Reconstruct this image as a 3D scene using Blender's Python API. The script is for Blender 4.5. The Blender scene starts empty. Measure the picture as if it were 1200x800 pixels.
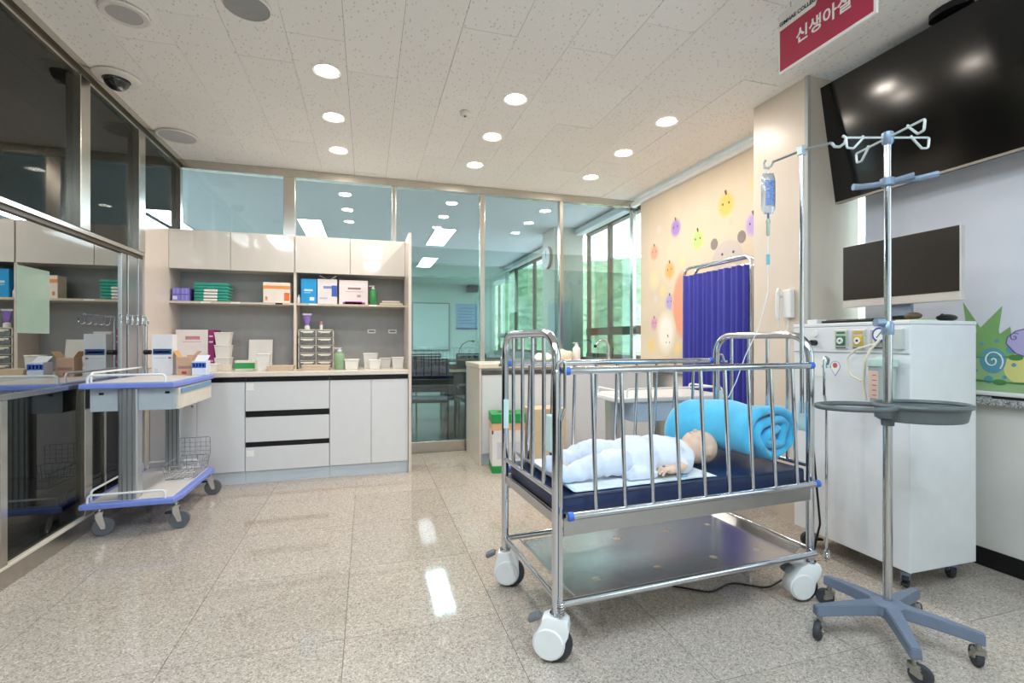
import bpy, bmesh, math, random
from mathutils import Vector, Matrix, noise
SC = bpy.context.scene
COL = SC.collection
R = math.radians
random.seed(7)

# ---------------------------------------------------------------- camera
cam_d = bpy.data.cameras.new('camera'); cam_d.lens = 17.1; cam_d.sensor_width = 36.0; cam_d.clip_start = 0.02; cam_d.clip_end = 2000
cam = bpy.data.objects.new('camera', cam_d); COL.objects.link(cam)
cam.location = (0, 0, 1.11); cam.rotation_euler = (R(90), 0, -math.atan(170 / 570))
SC.camera = cam

# ---------------------------------------------------------------- world (pale overcast daylight)
W = bpy.data.worlds.new('world'); SC.world = W; W.use_nodes = True
bg = W.node_tree.nodes['Background']; bg.inputs['Color'].default_value = (0.80, 0.90, 1.0, 1); bg.inputs['Strength'].default_value = 4.4

# ---------------------------------------------------------------- exposure
vs = SC.view_settings; vs.view_transform = 'Standard'; vs.look = 'None'; vs.gamma = 1.0; vs.use_curve_mapping = False; vs.exposure = 0.12

# light of the fittings (watts), used by their builders below
P_DOWN, P_PANEL, P_PANEL_NEXT = 8.0, 20.0, 58.0
WARM, COOL = (1.0, 0.90, 0.79), (0.74, 0.89, 1.0)

# ---------------------------------------------------------------- materials
def lin(c):
    return tuple((v / 12.92 if v <= 0.04045 else ((v + 0.055) / 1.055) ** 2.4) for v in c)
def hx(h):
    return tuple(int(h[i:i + 2], 16) / 255 for i in (0, 2, 4))
MATS = {}
def mat(name, col, rough=0.5, metal=0.0, var=0.04, scale=14.0, bump=0.0, bscale=200.0, spec=0.5, trans=0.0, coat=0.0, emit=None, es=0.0, stretch=None, sheen=0.0):
    if name in MATS: return MATS[name]
    m = bpy.data.materials.new(name); m.use_nodes = True; nt = m.node_tree; N = nt.nodes; L = nt.links
    b = N['Principled BSDF']
    c = lin(hx(col)) if isinstance(col, str) else col
    tc = N.new('ShaderNodeTexCoord'); src = tc.outputs['Object']
    if stretch:
        mp = N.new('ShaderNodeMapping'); mp.inputs['Scale'].default_value = stretch; L.new(src, mp.inputs['Vector']); src = mp.outputs['Vector']
    nz = N.new('ShaderNodeTexNoise'); nz.inputs['Scale'].default_value = scale; nz.inputs['Detail'].default_value = 3; L.new(src, nz.inputs['Vector'])
    rmp = N.new('ShaderNodeValToRGB')
    rmp.color_ramp.elements[0].position = 0.3; rmp.color_ramp.elements[1].position = 0.7
    rmp.color_ramp.elements[0].color = (*[max(0, v * (1 - var)) for v in c], 1)
    rmp.color_ramp.elements[1].color = (*[min(1, v * (1 + var)) for v in c], 1)
    L.new(nz.outputs['Fac'], rmp.inputs['Fac']); L.new(rmp.outputs['Color'], b.inputs['Base Color'])
    b.inputs['Roughness'].default_value = rough; b.inputs['Metallic'].default_value = metal
    b.inputs['Specular IOR Level'].default_value = spec
    b.inputs['Transmission Weight'].default_value = trans
    b.inputs['Coat Weight'].default_value = coat
    if sheen: b.inputs['Sheen Weight'].default_value = sheen
    if emit is not None:
        b.inputs['Emission Color'].default_value = (*emit, 1); b.inputs['Emission Strength'].default_value = es
    if bump:
        n2 = N.new('ShaderNodeTexNoise'); n2.inputs['Scale'].default_value = bscale; n2.inputs['Detail'].default_value = 2; L.new(src, n2.inputs['Vector'])
        bp = N.new('ShaderNodeBump'); bp.inputs['Strength'].default_value = bump; bp.inputs['Distance'].default_value = 0.004
        L.new(n2.outputs['Fac'], bp.inputs['Height']); L.new(bp.outputs['Normal'], b.inputs['Normal'])
    MATS[name] = m
    return m
def glass(name, tint, base=0.04, fres=1.0, rough=0.0):
    if name in MATS: return MATS[name]
    m = bpy.data.materials.new(name); m.use_nodes = True; nt = m.node_tree; N = nt.nodes; L = nt.links
    N.remove(N['Principled BSDF']); out = N['Material Output']
    tr = N.new('ShaderNodeBsdfTransparent'); tr.inputs['Color'].default_value = (*tint, 1)
    gl = N.new('ShaderNodeBsdfGlossy'); gl.inputs['Roughness'].default_value = rough; gl.inputs['Color'].default_value = (0.95, 0.98, 0.97, 1)
    fr = N.new('ShaderNodeFresnel'); fr.inputs['IOR'].default_value = 1.5
    ma = N.new('ShaderNodeMath'); ma.operation = 'MULTIPLY_ADD'; ma.inputs[1].default_value = fres; ma.inputs[2].default_value = base; ma.use_clamp = True
    L.new(fr.outputs['Fac'], ma.inputs[0])
    mx = N.new('ShaderNodeMixShader'); L.new(ma.outputs['Value'], mx.inputs['Fac']); L.new(tr.outputs['BSDF'], mx.inputs[1]); L.new(gl.outputs['BSDF'], mx.inputs[2])
    L.new(mx.outputs['Shader'], out.inputs['Surface'])
    MATS[name] = m
    return m
def granite(name, dark, mid, light, rough=0.1, tone=0.05, scale=1.0):
    if name in MATS: return MATS[name]
    m = bpy.data.materials.new(name); m.use_nodes = True; nt = m.node_tree; N = nt.nodes; L = nt.links; b = N['Principled BSDF']
    g = N.new('ShaderNodeNewGeometry'); oi = N.new('ShaderNodeObjectInfo')
    v = N.new('ShaderNodeTexVoronoi'); v.inputs['Scale'].default_value = 210 * scale; L.new(g.outputs['Position'], v.inputs['Vector'])
    r = N.new('ShaderNodeValToRGB'); cr = r.color_ramp; cr.interpolation = 'CONSTANT'
    cr.elements[0].position = 0.0; cr.elements[0].color = (*lin(hx(dark)), 1)
    e = cr.elements.new(0.16); e.color = (*lin(hx(mid)), 1)
    e = cr.elements.new(0.62); e.color = (*lin(hx(light)), 1)
    cr.elements[-1].position = 0.93; cr.elements[-1].color = (*[min(1, k * 1.25) for k in lin(hx(light))], 1)
    sep = N.new('ShaderNodeSeparateColor'); L.new(v.outputs['Color'], sep.inputs['Color']); L.new(sep.outputs['Red'], r.inputs['Fac'])
    nz = N.new('ShaderNodeTexNoise'); nz.inputs['Scale'].default_value = 60 * scale; nz.inputs['Detail'].default_value = 3; L.new(g.outputs['Position'], nz.inputs['Vector'])
    mr = N.new('ShaderNodeMapRange'); mr.inputs['From Min'].default_value = 0.3; mr.inputs['From Max'].default_value = 0.7; mr.inputs['To Min'].default_value = 0.92; mr.inputs['To Max'].default_value = 1.07
    L.new(nz.outputs['Fac'], mr.inputs['Value'])
    m2 = N.new('ShaderNodeMapRange'); m2.inputs['To Min'].default_value = 1 - tone; m2.inputs['To Max'].default_value = 1 + tone; L.new(oi.outputs['Random'], m2.inputs['Value'])
    mu = N.new('ShaderNodeMath'); mu.operation = 'MULTIPLY'; L.new(mr.outputs['Result'], mu.inputs[0]); L.new(m2.outputs['Result'], mu.inputs[1])
    mix = N.new('ShaderNodeVectorMath'); mix.operation = 'SCALE'; L.new(r.outputs['Color'], mix.inputs[0]); L.new(mu.outputs['Value'], mix.inputs['Scale'])
    L.new(mix.outputs['Vector'], b.inputs['Base Color']); b.inputs['Roughness'].default_value = rough; b.inputs['Specular IOR Level'].default_value = 0.32
    MATS[name] = m
    return m
def acoustic(name, col):
    m = bpy.data.materials.new(name); m.use_nodes = True; nt = m.node_tree; N = nt.nodes; L = nt.links; b = N['Principled BSDF']
    g = N.new('ShaderNodeNewGeometry'); mp = N.new('ShaderNodeMapping'); mp.inputs['Scale'].default_value = (1, 0.5, 1); L.new(g.outputs['Position'], mp.inputs['Vector'])
    v = N.new('ShaderNodeTexVoronoi'); v.inputs['Scale'].default_value = 48; L.new(mp.outputs['Vector'], v.inputs['Vector'])
    v2 = N.new('ShaderNodeTexVoronoi'); v2.inputs['Scale'].default_value = 110; L.new(mp.outputs['Vector'], v2.inputs['Vector'])
    r = N.new('ShaderNodeValToRGB'); r.color_ramp.elements[0].position = 0.13; r.color_ramp.elements[1].position = 0.24
    r.color_ramp.elements[0].color = (0.74, 0.71, 0.68, 1); r.color_ramp.elements[1].color = (1, 1, 1, 1); L.new(v.outputs['Distance'], r.inputs['Fac'])
    r2 = N.new('ShaderNodeValToRGB'); r2.color_ramp.elements[0].position = 0.12; r2.color_ramp.elements[1].position = 0.22
    r2.color_ramp.elements[0].color = (0.90, 0.885, 0.87, 1); r2.color_ramp.elements[1].color = (1, 1, 1, 1); L.new(v2.outputs['Distance'], r2.inputs['Fac'])
    oi = N.new('ShaderNodeObjectInfo'); m2 = N.new('ShaderNodeMapRange'); m2.inputs['To Min'].default_value = 0.965; m2.inputs['To Max'].default_value = 1.0; L.new(oi.outputs['Random'], m2.inputs['Value'])
    mx = N.new('ShaderNodeMix'); mx.data_type = 'RGBA'; mx.blend_type = 'MULTIPLY'; mx.inputs[0].default_value = 1
    L.new(r.outputs['Color'], mx.inputs[6]); L.new(r2.outputs['Color'], mx.inputs[7])
    mz = N.new('ShaderNodeMix'); mz.data_type = 'RGBA'; mz.blend_type = 'MULTIPLY'; mz.inputs[0].default_value = 1
    L.new(mx.outputs[2], mz.inputs[6]); mz.inputs[7].default_value = (*lin(hx(col)), 1)
    sc = N.new('ShaderNodeVectorMath'); sc.operation = 'SCALE'; L.new(mz.outputs[2], sc.inputs[0]); L.new(m2.outputs['Result'], sc.inputs['Scale'])
    L.new(sc.outputs['Vector'], b.inputs['Base Color']); b.inputs['Roughness'].default_value = 0.9
    MATS[name] = m
    return m

STEEL = mat('stainless', 'C9CACB', 0.22, 1.0, 0.03, 30, stretch=(1, 1, 0.1))
CHROME = mat('polished_steel_tube', 'D2D5DC', 0.12, 1.0, 0.02)
BRUSH = mat('brushed_sheet_steel', 'BDBEC0', 0.26, 1.0, 0.05, 30, stretch=(0.1, 1, 1))
FRAME = mat('brushed_partition_steel', 'CBC6BC', 0.24, 1.0, 0.04, 20, stretch=(1, 1, 0.1))
ALU = mat('aluminium_profile', 'C4C8CC', 0.35, 0.9, 0.02)
WHITE = mat('white_paint', 'ECEBE8', 0.5, 0, 0.02)
WALLM = mat('wall_paint', 'E2E0DA', 0.6, 0, 0.02, 6, 0.05, 90)
CREAM = mat('cream_laminate', 'DDD3C9', 0.25, 0, 0.015)
LAM = mat('white_laminate', 'E1E3E7', 0.22, 0, 0.012)
LAMG = mat('pale_upper_door_laminate', 'D8D4CF', 0.05, 0, 0.012)
KICK = mat('pale_blue_kick_board', 'D3DDE6', 0.35, 0, 0.02)
BLACK = mat('black_plastic', '141416', 0.35, 0, 0.1)
DARK = mat('dark_rubber', '3A3D44', 0.6, 0, 0.08)
GREYP = mat('grey_plastic', '8C9098', 0.5, 0, 0.04)
GBACK = mat('grey_back_board', 'A6A7A8', 0.55, 0, 0.04)
WPL = mat('white_plastic', 'EDEFF0', 0.35, 0, 0.02)
CYANP = mat('pale_cyan_plastic', 'C9E4E4', 0.4, 0, 0.02)
NAVY = mat('navy_vinyl', '1F2F56', 0.35, 0, 0.06, 12, 0.05, 300)
PAPER = mat('white_paper', 'F0EEEA', 0.7, 0, 0.02)

# ---------------------------------------------------------------- mesh helpers
class MB:
    def __init__(s): s.bm = bmesh.new(); s.curved = False
    def box(s, a, b, bev=0.0, seg=2):
        a = Vector(a); b = Vector(b); c = (a + b) / 2; d = b - a
        r = bmesh.ops.create_cube(s.bm, size=1.0, matrix=Matrix.Translation(c) @ Matrix.Diagonal((abs(d.x), abs(d.y), abs(d.z), 1)))
        if bev > 0:
            es = list({e for v in r['verts'] for e in v.link_edges})
            bmesh.ops.bevel(s.bm, geom=es, offset=min(bev, 0.49 * min(abs(d.x), abs(d.y), abs(d.z))), segments=seg, affect='EDGES', profile=0.5)
        return s
    def obox(s, c, d, rot, bev=0.0):
        M = Matrix.Translation(Vector(c)) @ rot.to_4x4() @ Matrix.Diagonal((*d, 1))
        r = bmesh.ops.create_cube(s.bm, size=1.0, matrix=M)
        if bev > 0:
            es = list({e for v in r['verts'] for e in v.link_edges})
            bmesh.ops.bevel(s.bm, geom=es, offset=bev, segments=2, affect='EDGES', profile=0.5)
        return s
    def cyl(s, p, q, r, r2=None, n=16):
        s.curved = True; p = Vector(p); q = Vector(q); d = q - p
        rot = d.to_track_quat('Z', 'Y').to_matrix().to_4x4()
        bmesh.ops.create_cone(s.bm, cap_ends=True, segments=n, radius1=r, radius2=r if r2 is None else r2, depth=d.length, matrix=Matrix.Translation((p + q) / 2) @ rot)
        return s
    def tube(s, pts, r, n=10, closed=False):
        s.curved = True; P = [Vector(p) for p in pts]; k = len(P); rings = []
        T = []
        for i in range(k):
            if closed: t = P[(i + 1) % k] - P[i - 1]
            else: t = P[min(i + 1, k - 1)] - P[max(i - 1, 0)]
            T.append(t.normalized())
        up = Vector((0, 0, 1)) if abs(T[0].z) < 0.9 else Vector((1, 0, 0))
        nn = T[0].cross(up).normalized()
        for i in range(k):
            nn = (nn - T[i] * nn.dot(T[i])).normalized(); bn = T[i].cross(nn)
            rr = r[i] if isinstance(r, (list, tuple)) else r
            rings.append([s.bm.verts.new(P[i] + nn * (rr * math.cos(2 * math.pi * j / n)) + bn * (rr * math.sin(2 * math.pi * j / n))) for j in range(n)])
        m = k if closed else k - 1
        for i in range(m):
            A = rings[i]; B = rings[(i + 1) % k]
            for j in range(n): s.bm.faces.new((A[j], A[(j + 1) % n], B[(j + 1) % n], B[j]))
        if not closed:
            s.bm.faces.new(rings[0][::-1]); s.bm.faces.new(rings[-1])
        return s
    def lathe(s, prof, c=(0, 0, 0), n=24, axis='Z', cap=True):
        s.curved = True; c = Vector(c); rings = []
        for (r, h) in prof:
            ring = []
            for j in range(n):
                a = 2 * math.pi * j / n; x, y = r * math.cos(a), r * math.sin(a)
                v = {'Z': (x, y, h), 'X': (h, x, y), 'Y': (x, h, y)}[axis]
                ring.append(s.bm.verts.new(c + Vector(v)))
            rings.append(ring)
        for A, B in zip(rings, rings[1:]):
            for j in range(n): s.bm.faces.new((A[j], A[(j + 1) % n], B[(j + 1) % n], B[j]))
        if cap:
            s.bm.faces.new(rings[0][::-1]); s.bm.faces.new(rings[-1])
        return s
    def prism(s, poly, h0, h1, axis='Z', bev=0.0):
        def P(a, b, h): return {'Z': (a, b, h), 'X': (h, a, b), 'Y': (a, h, b)}[axis]
        A = [s.bm.verts.new(P(a, b, h0)) for a, b in poly]; B = [s.bm.verts.new(P(a, b, h1)) for a, b in poly]
        n = len(poly); fs = [s.bm.faces.new(A[::-1]), s.bm.faces.new(B)]
        for j in range(n): fs.append(s.bm.faces.new((A[j], A[(j + 1) % n], B[(j + 1) % n], B[j])))
        if bev > 0:
            es = list({e for f in fs[:2] for e in f.edges})
            bmesh.ops.bevel(s.bm, geom=es, offset=bev, segments=2, affect='EDGES', profile=0.5)
        return s
    def ell(s, c, r, u=20, v=12):
        s.curved = True
        if not isinstance(r, (tuple, list)): r = (r, r, r)
        bmesh.ops.create_uvsphere(s.bm, u_segments=u, v_segments=v, radius=1.0, matrix=Matrix.Translation(Vector(c)) @ Matrix.Diagonal((*r, 1)))
        return s
    def sheet(s, f, nu, nv):
        s.curved = True
        V = [[s.bm.verts.new(f(i / nu, j / nv)) for j in range(nv + 1)] for i in range(nu + 1)]
        for i in range(nu):
            for j in range(nv): s.bm.faces.new((V[i][j], V[i + 1][j], V[i + 1][j + 1], V[i][j + 1]))
        return s
    def mesh(s, name, ang=40):
        bmesh.ops.recalc_face_normals(s.bm, faces=s.bm.faces)
        me = bpy.data.meshes.new(name); s.bm.to_mesh(me); s.bm.free()
        for p in me.polygons: p.use_smooth = True
        me.set_sharp_from_angle(angle=R(ang if s.curved or ang > 100 else 16))
        return me
    def obj(s, name, m, parent=None, ang=40, loc=None, rotz=0.0):
        o = bpy.data.objects.new(name, s.mesh(name, ang)); COL.objects.link(o); o.data.materials.append(m)
        if parent is not None: o.parent = parent
        if loc is not None: o.location = loc
        if rotz: o.rotation_euler[2] = rotz
        return o
def fillet(pts, rad, seg=6, closed=False):
    P = [Vector(p) for p in pts]; out = []; n = len(P)
    for i in range(n):
        if not closed and i in (0, n - 1): out.append(P[i]); continue
        a = P[i - 1] - P[i]; b = P[(i + 1) % n] - P[i]
        la, lb = a.length, b.length; a.normalize(); b.normalize()
        ang = a.angle(b)
        if ang > 3.1: out.append(P[i]); continue
        t = min(rad / math.tan(ang / 2), 0.49 * la if la else 0, 0.49 * lb) if ang > 0.01 else 0
        s_, e_ = P[i] + a * t, P[i] + b * t
        for k in range(seg + 1):
            w = k / seg; out.append(s_ * (1 - w) ** 2 + P[i] * 2 * w * (1 - w) + e_ * w ** 2)
    return out
def tag(o, label=None, cat=None, group=None, kind=None):
    if label: o['label'] = label
    if cat: o['category'] = cat
    if group: o['group'] = group
    if kind: o['kind'] = kind
    return o
def thing(name, label, cat, loc=(0, 0, 0), rotz=0.0, group=None):
    o = bpy.data.objects.new(name, None); COL.objects.link(o); o.empty_display_size = 0.1
    o.location = loc; o.rotation_euler[2] = rotz
    return tag(o, label, cat, group)
def struct(name, label=None):
    o = bpy.data.objects.new(name, None); COL.objects.link(o); o['kind'] = 'structure'
    if label: o['label'] = label
    return o
def copy_tree(o, parent=None):
    c = o.copy(); COL.objects.link(c); c.parent = parent
    for ch in list(o.children): copy_tree(ch, c)
    return c
def evaluated(o):
    """bake an object's modifiers into plain mesh data"""
    dg = bpy.context.evaluated_depsgraph_get(); dg.update()
    me = bpy.data.meshes.new_from_object(o.evaluated_get(dg)); o.modifiers.clear()
    old = o.data; o.data = me
    for p in me.polygons: p.use_smooth = True
    return o
def text_part(body, size, m, parent, M, name='lettering', align='CENTER', sx=1.0, ex=0.0004, bold=0.0):
    cu = bpy.data.curves.new('t', 'FONT'); cu.body = body; cu.size = size; cu.align_x = align; cu.align_y = 'CENTER'; cu.extrude = ex; cu.offset = bold; cu.resolution_u = 3
    t = bpy.data.objects.new('t', cu); COL.objects.link(t)
    dg = bpy.context.evaluated_depsgraph_get(); dg.update()
    me = bpy.data.meshes.new_from_object(t.evaluated_get(dg)); bpy.data.objects.remove(t); bpy.data.curves.remove(cu)
    me.transform(M @ Matrix.Diagonal((sx, 1, 1, 1))); me.name = name; me.materials.clear(); me.materials.append(m)
    o = bpy.data.objects.new(name, me); COL.objects.link(o); o.parent = parent
    return o
# ================================================================ SETTING
XL, XR, YB, ZC = -1.57, 2.92, 4.91, 2.70
GRAN = granite('granite_tile', '948A80', 'B0A69B', 'BDB4AA', 0.06)
GRANG = granite('granite_sill', '6F7072', '98999A', 'B9BABB', 0.25, 0.0, 0.8)
GROUT = mat('grout', '857B70', 0.8)
# floor: bed plus single granite slabs, joints recessed
fl = MB().box((XL - 0.08, -2.25, -0.10), (XR + 0.05, YB + 0.06, -0.004)).obj('floor', GROUT); tag(fl, 'polished beige granite tile floor', kind='structure')
jx = [-1.65] + [-0.08 + 0.59 * k for k in range(-2, 6)] + [2.93]
jy = [-2.2] + [1.33 + 0.59 * k for k in range(-5, 7)]
jy[-1] = 4.895
cache = {}
for x0, x1 in zip(jx, jx[1:]):
    for y0, y1 in zip(jy, jy[1:]):
        w, h = round(x1 - x0 - 0.0024, 4), round(y1 - y0 - 0.0024, 4)
        if (w, h) not in cache:
            t = MB().box((-w / 2, -h / 2, -0.012), (w / 2, h / 2, 0)); cache[(w, h)] = t.mesh('floor_tile'); cache[(w, h)].materials.append(GRAN)
        o = bpy.data.objects.new('floor_tile', cache[(w, h)]); COL.objects.link(o); o.parent = fl; o.location = ((x0 + x1) / 2, (y0 + y1) / 2, 0)
# ceiling: dark void plus staggered acoustic tiles
ACO = acoustic('acoustic_tile', 'F9F6F3')
VOID = mat('ceiling_void', '5A534C', 0.9)
ce = MB().box((XL - 0.1, -2.25, ZC + 0.006), (XR + 0.4, YB + 0.05, ZC + 0.1)).obj('ceiling', VOID); tag(ce, 'off white acoustic tile ceiling in running bond', kind='structure')
cache = {}
rt = random.Random(3)
k = -6
while -0.112 + 0.288 * k < XR + 0.10:
    x0 = max(-0.112 + 0.288 * k, XL - 0.06); x1 = -0.112 + 0.288 * (k + 1); off = 2.43 if k % 2 == 0 else 2.725
    j = -8
    while off + 0.59 * j < YB:
        y0 = max(off + 0.59 * j, -2.22); y1 = min(off + 0.59 * (j + 1), YB)
        if y1 - y0 > 0.02 and x1 - x0 > 0.02:
            w, h = round(x1 - x0 - 0.0018, 4), round(y1 - y0 - 0.0018, 4)
            if (w, h) not in cache:
                t = MB().box((-w / 2, -h / 2, 0), (w / 2, h / 2, 0.012)); cache[(w, h)] = t.mesh('ceiling_tile'); cache[(w, h)].materials.append(ACO)
            o = bpy.data.objects.new('ceiling_tile', cache[(w, h)]); COL.objects.link(o); o.parent = ce
            o.location = ((x0 + x1) / 2, (y0 + y1) / 2, ZC + rt.uniform(-0.0012, 0.0015))
        j += 1
    k += 1

# ---------------------------------------------------------------- left partition of mirrored and dark glass
GL_DARK = glass('dark_tinted_glass', (0.30, 0.29, 0.27), 0.03, 0.55)
GL_MIR = glass('one_way_mirror_glass', (0.35, 0.37, 0.36), 0.46, 0.5)
wl = struct('wall_left', 'steel framed partition of mirrored and dark glass')
MB().box((XL - 0.07, -2.2, 0), (XL + 0.012, 4.14, 0.09)).obj('base_rail', FRAME, wl)
MB().box((XL - 0.07, -2.2, 0.09), (XL + 0.022, 4.14, 0.106), 0.003).obj('base_ledge', mat('cream_ledge', 'D8D2C4', 0.35), wl)
MB().box((XL - 0.05, -2.2, 0.845), (XL + 0.014, 3.83, 0.872), 0.003).obj('lower_rail', FRAME, wl)
MB().box((XL - 0.05, -2.2, 1.722), (XL + 0.03, 4.13, 1.748), 0.002).obj('middle_rail', FRAME, wl)
MB().box((XL - 0.05, -2.2, 1.70), (XL + 0.018, 4.13, 1.722)).obj('middle_rail_groove', mat('dark_bronze', '5C5248', 0.4, 0.6), wl)
MB().box((XL - 0.07, -2.2, 2.655), (XL + 0.03, YB, ZC)).obj('header', FRAME, wl)
MB().box((XL - 0.07, -2.2, 2.622), (XL + 0.0, YB, 2.655)).obj('header_groove', MATS['dark_bronze'], wl)
MB().box((XL - 0.07, -2.2, 2.608), (XL + 0.02, YB, 2.622)).obj('header_bead', FRAME, wl)
for y0, y1 in ((-0.6, -0.5), (1.35, 1.45), (3.30, 3.40), (4.03, 4.13), (4.82, 4.87)):
    MB().box((XL - 0.05, y0, 1.748), (XL + 0.035, y1, 2.608), 0.002).obj('mullion', FRAME, wl)
for y0, y1 in ((0.6, 0.645), (2.70, 2.745), (3.37, 3.45), (3.62, 3.64)):
    MB().box((XL - 0.04, y0, 0.106), (XL + (0.022 if y0 < 3.6 else 0.01), y1, 0.845), 0.002).obj('lower_post', FRAME, wl)
for i, (y0, y1) in enumerate(((3.83, 3.90), (3.91, 3.985), (3.995, 4.06), (4.065, 4.125))):
    MB().box((XL - 0.05, y0, 0.872 if i else 0.106), (XL + 0.012 + 0.006 * (i % 2), y1, 1.70), 0.003).obj('window_jamb', ALU, wl)
MB().box((XL - 0.05, 3.91, 0.106), (XL + 0.01, 4.13, 0.872)).obj('jamb_base', ALU, wl)
for y0, y1 in ((-2.2, -0.6), (-0.5, 1.35), (1.45, 3.30), (3.40, 4.03), (4.13, 4.82)):
    MB().box((XL - 0.008, y0, 1.748), (XL, y1, 2.608)).obj('upper_pane', GL_DARK, wl)
for y0, y1 in ((-2.2, 0.8), (0.803, 3.83)):
    MB().box((XL - 0.008, y0, 0.872), (XL, y1, 1.70)).obj('mirror_pane', GL_MIR, wl)
for y0, y1 in ((-2.2, 0.6), (0.645, 2.70), (2.745, 3.37), (3.45, 3.83)):
    MB().box((XL - 0.008, y0, 0.106), (XL, y1, 0.845)).obj('lower_pane', GL_DARK, wl)
# dark control room beyond it
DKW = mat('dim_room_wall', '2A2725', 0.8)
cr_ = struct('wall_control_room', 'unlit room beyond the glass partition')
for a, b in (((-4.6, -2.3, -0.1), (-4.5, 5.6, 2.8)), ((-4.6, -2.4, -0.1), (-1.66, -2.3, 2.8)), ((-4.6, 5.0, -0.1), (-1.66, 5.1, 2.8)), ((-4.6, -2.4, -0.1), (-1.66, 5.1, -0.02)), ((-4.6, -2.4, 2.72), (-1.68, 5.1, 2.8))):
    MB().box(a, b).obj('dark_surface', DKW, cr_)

# ---------------------------------------------------------------- back partition of clear glass
GL_CLR = glass('clear_partition_glass', (0.955, 0.985, 0.995), 0.035, 0.65)
BAND_TINT = glass('green_reflection_tint', (0.80, 0.885, 0.86), 0.0, 0.0)  # tint imitating the reflection bands in the glass
BAND_TINT2 = glass('grey_green_reflection_tint', (0.80, 0.85, 0.83), 0.0, 0.0)
wb = struct('wall_back', 'full height glass partition in polished steel frame')
MB().box((XL - 0.03, YB - 0.03, 2.625), (XR + 0.02, YB + 0.05, ZC), 0.003).obj('header', FRAME, wb)
MB().box((0.36, YB - 0.012, 0), (XR + 0.02, YB + 0.04, 0.11), 0.003).obj('base_rail', FRAME, wb)
mull = [(-1.60, -1.57), (-0.735, -0.635), (0.233, 0.273), (1.115, 1.165), (1.996, 2.036), (2.881, 2.925)]
for x0, x1 in mull:
    MB().box((x0, YB - 0.028, 0.11), (x1, YB + 0.04, 2.625), 0.003).obj('mullion', FRAME, wb)
for (a, b), (c_, d_) in zip(mull, mull[1:]):
    p = MB().box((b, YB, 0.11), (c_, YB + 0.008, 2.625)).obj('pane', GL_CLR, wb)
    if c_ > 0.3:  # thin sheets added for the darker bands, reflections put into their colour
        MB().box((b, YB + 0.0085, 0.11), (c_, YB + 0.0087, 2.055)).obj('reflection_band', BAND_TINT2, p)
        MB().box((b, YB + 0.0092, 0.11), (c_, YB + 0.0094, 1.885)).obj('reflection_band', BAND_TINT, p)
MB().box((XL - 0.03, YB - 0.02, 0), (0.36, YB + 0.06, 0.9)).obj('low_panel', WALLM, wb)

# ---------------------------------------------------------------- right wall: low wall, granite sill, column, windows behind roller blinds
wr = MB().box((2.93, -2.3, 0), (3.12, 11.3, 0.80)).obj('wall_right', WALLM); tag(wr, 'low white wall under the windows', kind='structure')
MB().box((2.93, -2.3, 2.66), (3.12, 11.3, 2.9)).obj('window_head', WALLM, wr)
for y0, y1 in ((-2.3, 2.28), (2.71, YB - 0.03)):
    MB().box((2.885, y0, 0.80), (3.14, y1, 0.835), 0.004).obj('granite_sill', GRANG, wr)
bb = MB().box((2.922, -2.2, 0.001), (2.93, 2.28, 0.09)).obj('baseboard_right', mat('black_baseboard', '0B0B0C', 0.5)); tag(bb, 'black baseboard under the window wall', kind='structure')
COLM = mat('column_paint', 'DACDBF', 0.35, 0, 0.02, 5, 0.05, 60)
cl = MB().box((2.53, 2.285, 0), (2.93, 2.71, 2.70)).obj('column', COLM); tag(cl, 'cream column between the two blinds', kind='structure')
MB().box((2.522, 2.278, 0), (2.545, 2.284, 2.70), 0.001).obj('corner_strip', mat('corner_strip', 'B8BBBA', 0.4), cl)  # thin grey strips along the column's outer corner
MB().box((2.522, 2.284, 0), (2.529, 2.30, 2.70)).obj('corner_strip', MATS['corner_strip'], cl)
GL_WIN = glass('window_glass', (0.93, 0.98, 0.97), 0.02, 0.6)
WFR = mat('bronze_window_frame', '6E6158', 0.4, 0.5)
WFW = mat('white_window_frame', 'D5DCDD', 0.45)
def window(n, y0, y1, z0, mull_y, trans=None, fm=WFR, wide=0.03, ends=(1, 1)):
    w = struct('window_%d' % n)
    for a, b in [((y0, y0 + wide), (y1 - wide, y1))[k_] for k_ in (0, 1) if ends[k_]]: MB().box((2.99, a, z0), (3.04, b, 2.66)).obj('window_frame', fm, w)
    MB().box((2.98, y0, z0), (3.06, y1, z0 + 0.05)).obj('window_frame', fm, w)
    MB().box((2.98, y0, 2.61), (3.06, y1, 2.66)).obj('window_frame', fm, w)
    for m in mull_y: MB().box((2.985, m - 0.02, z0), (3.04, m + 0.02, 2.66)).obj('window_mullion', fm, w)
    if trans: MB().box((2.98, y0, trans - 0.05), (3.05, y1, trans + 0.05)).obj('window_transom', fm, w)
    MB().box((3.015, y0, z0), (3.021, y1, 2.66)).obj('window_pane', GL_WIN, w)
    return w
window(1, 2.71, 4.92, 0.83, (3.45, 4.15), 1.24, ends=(1, 0))
window(2, 4.92, 6.31, 0.90, (5.66,), 1.245, ends=(0, 1))
window(3, -2.2, 2.28, 0.83, (-0.7, 0.8, 1.6))
window(4, 6.79, 11.2, 0.90, (7.8, 8.62, 9.8), 1.245)
MB().box((2.9, 4.94, 0.80), (3.14, 6.3, 0.90)).obj('granite_sill', GRANG, wr)
MB().box((2.9, 6.8, 0.80), (3.14, 11.2, 0.90)).obj('granite_sill', GRANG, wr)

# rear wall (behind the viewer)
wq = MB().box((XL - 0.1, -2.35, -0.1), (3.12, -2.25, 2.9)).obj('wall_rear', WALLM); tag(wq, 'plain white wall behind the viewer', kind='structure')

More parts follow.
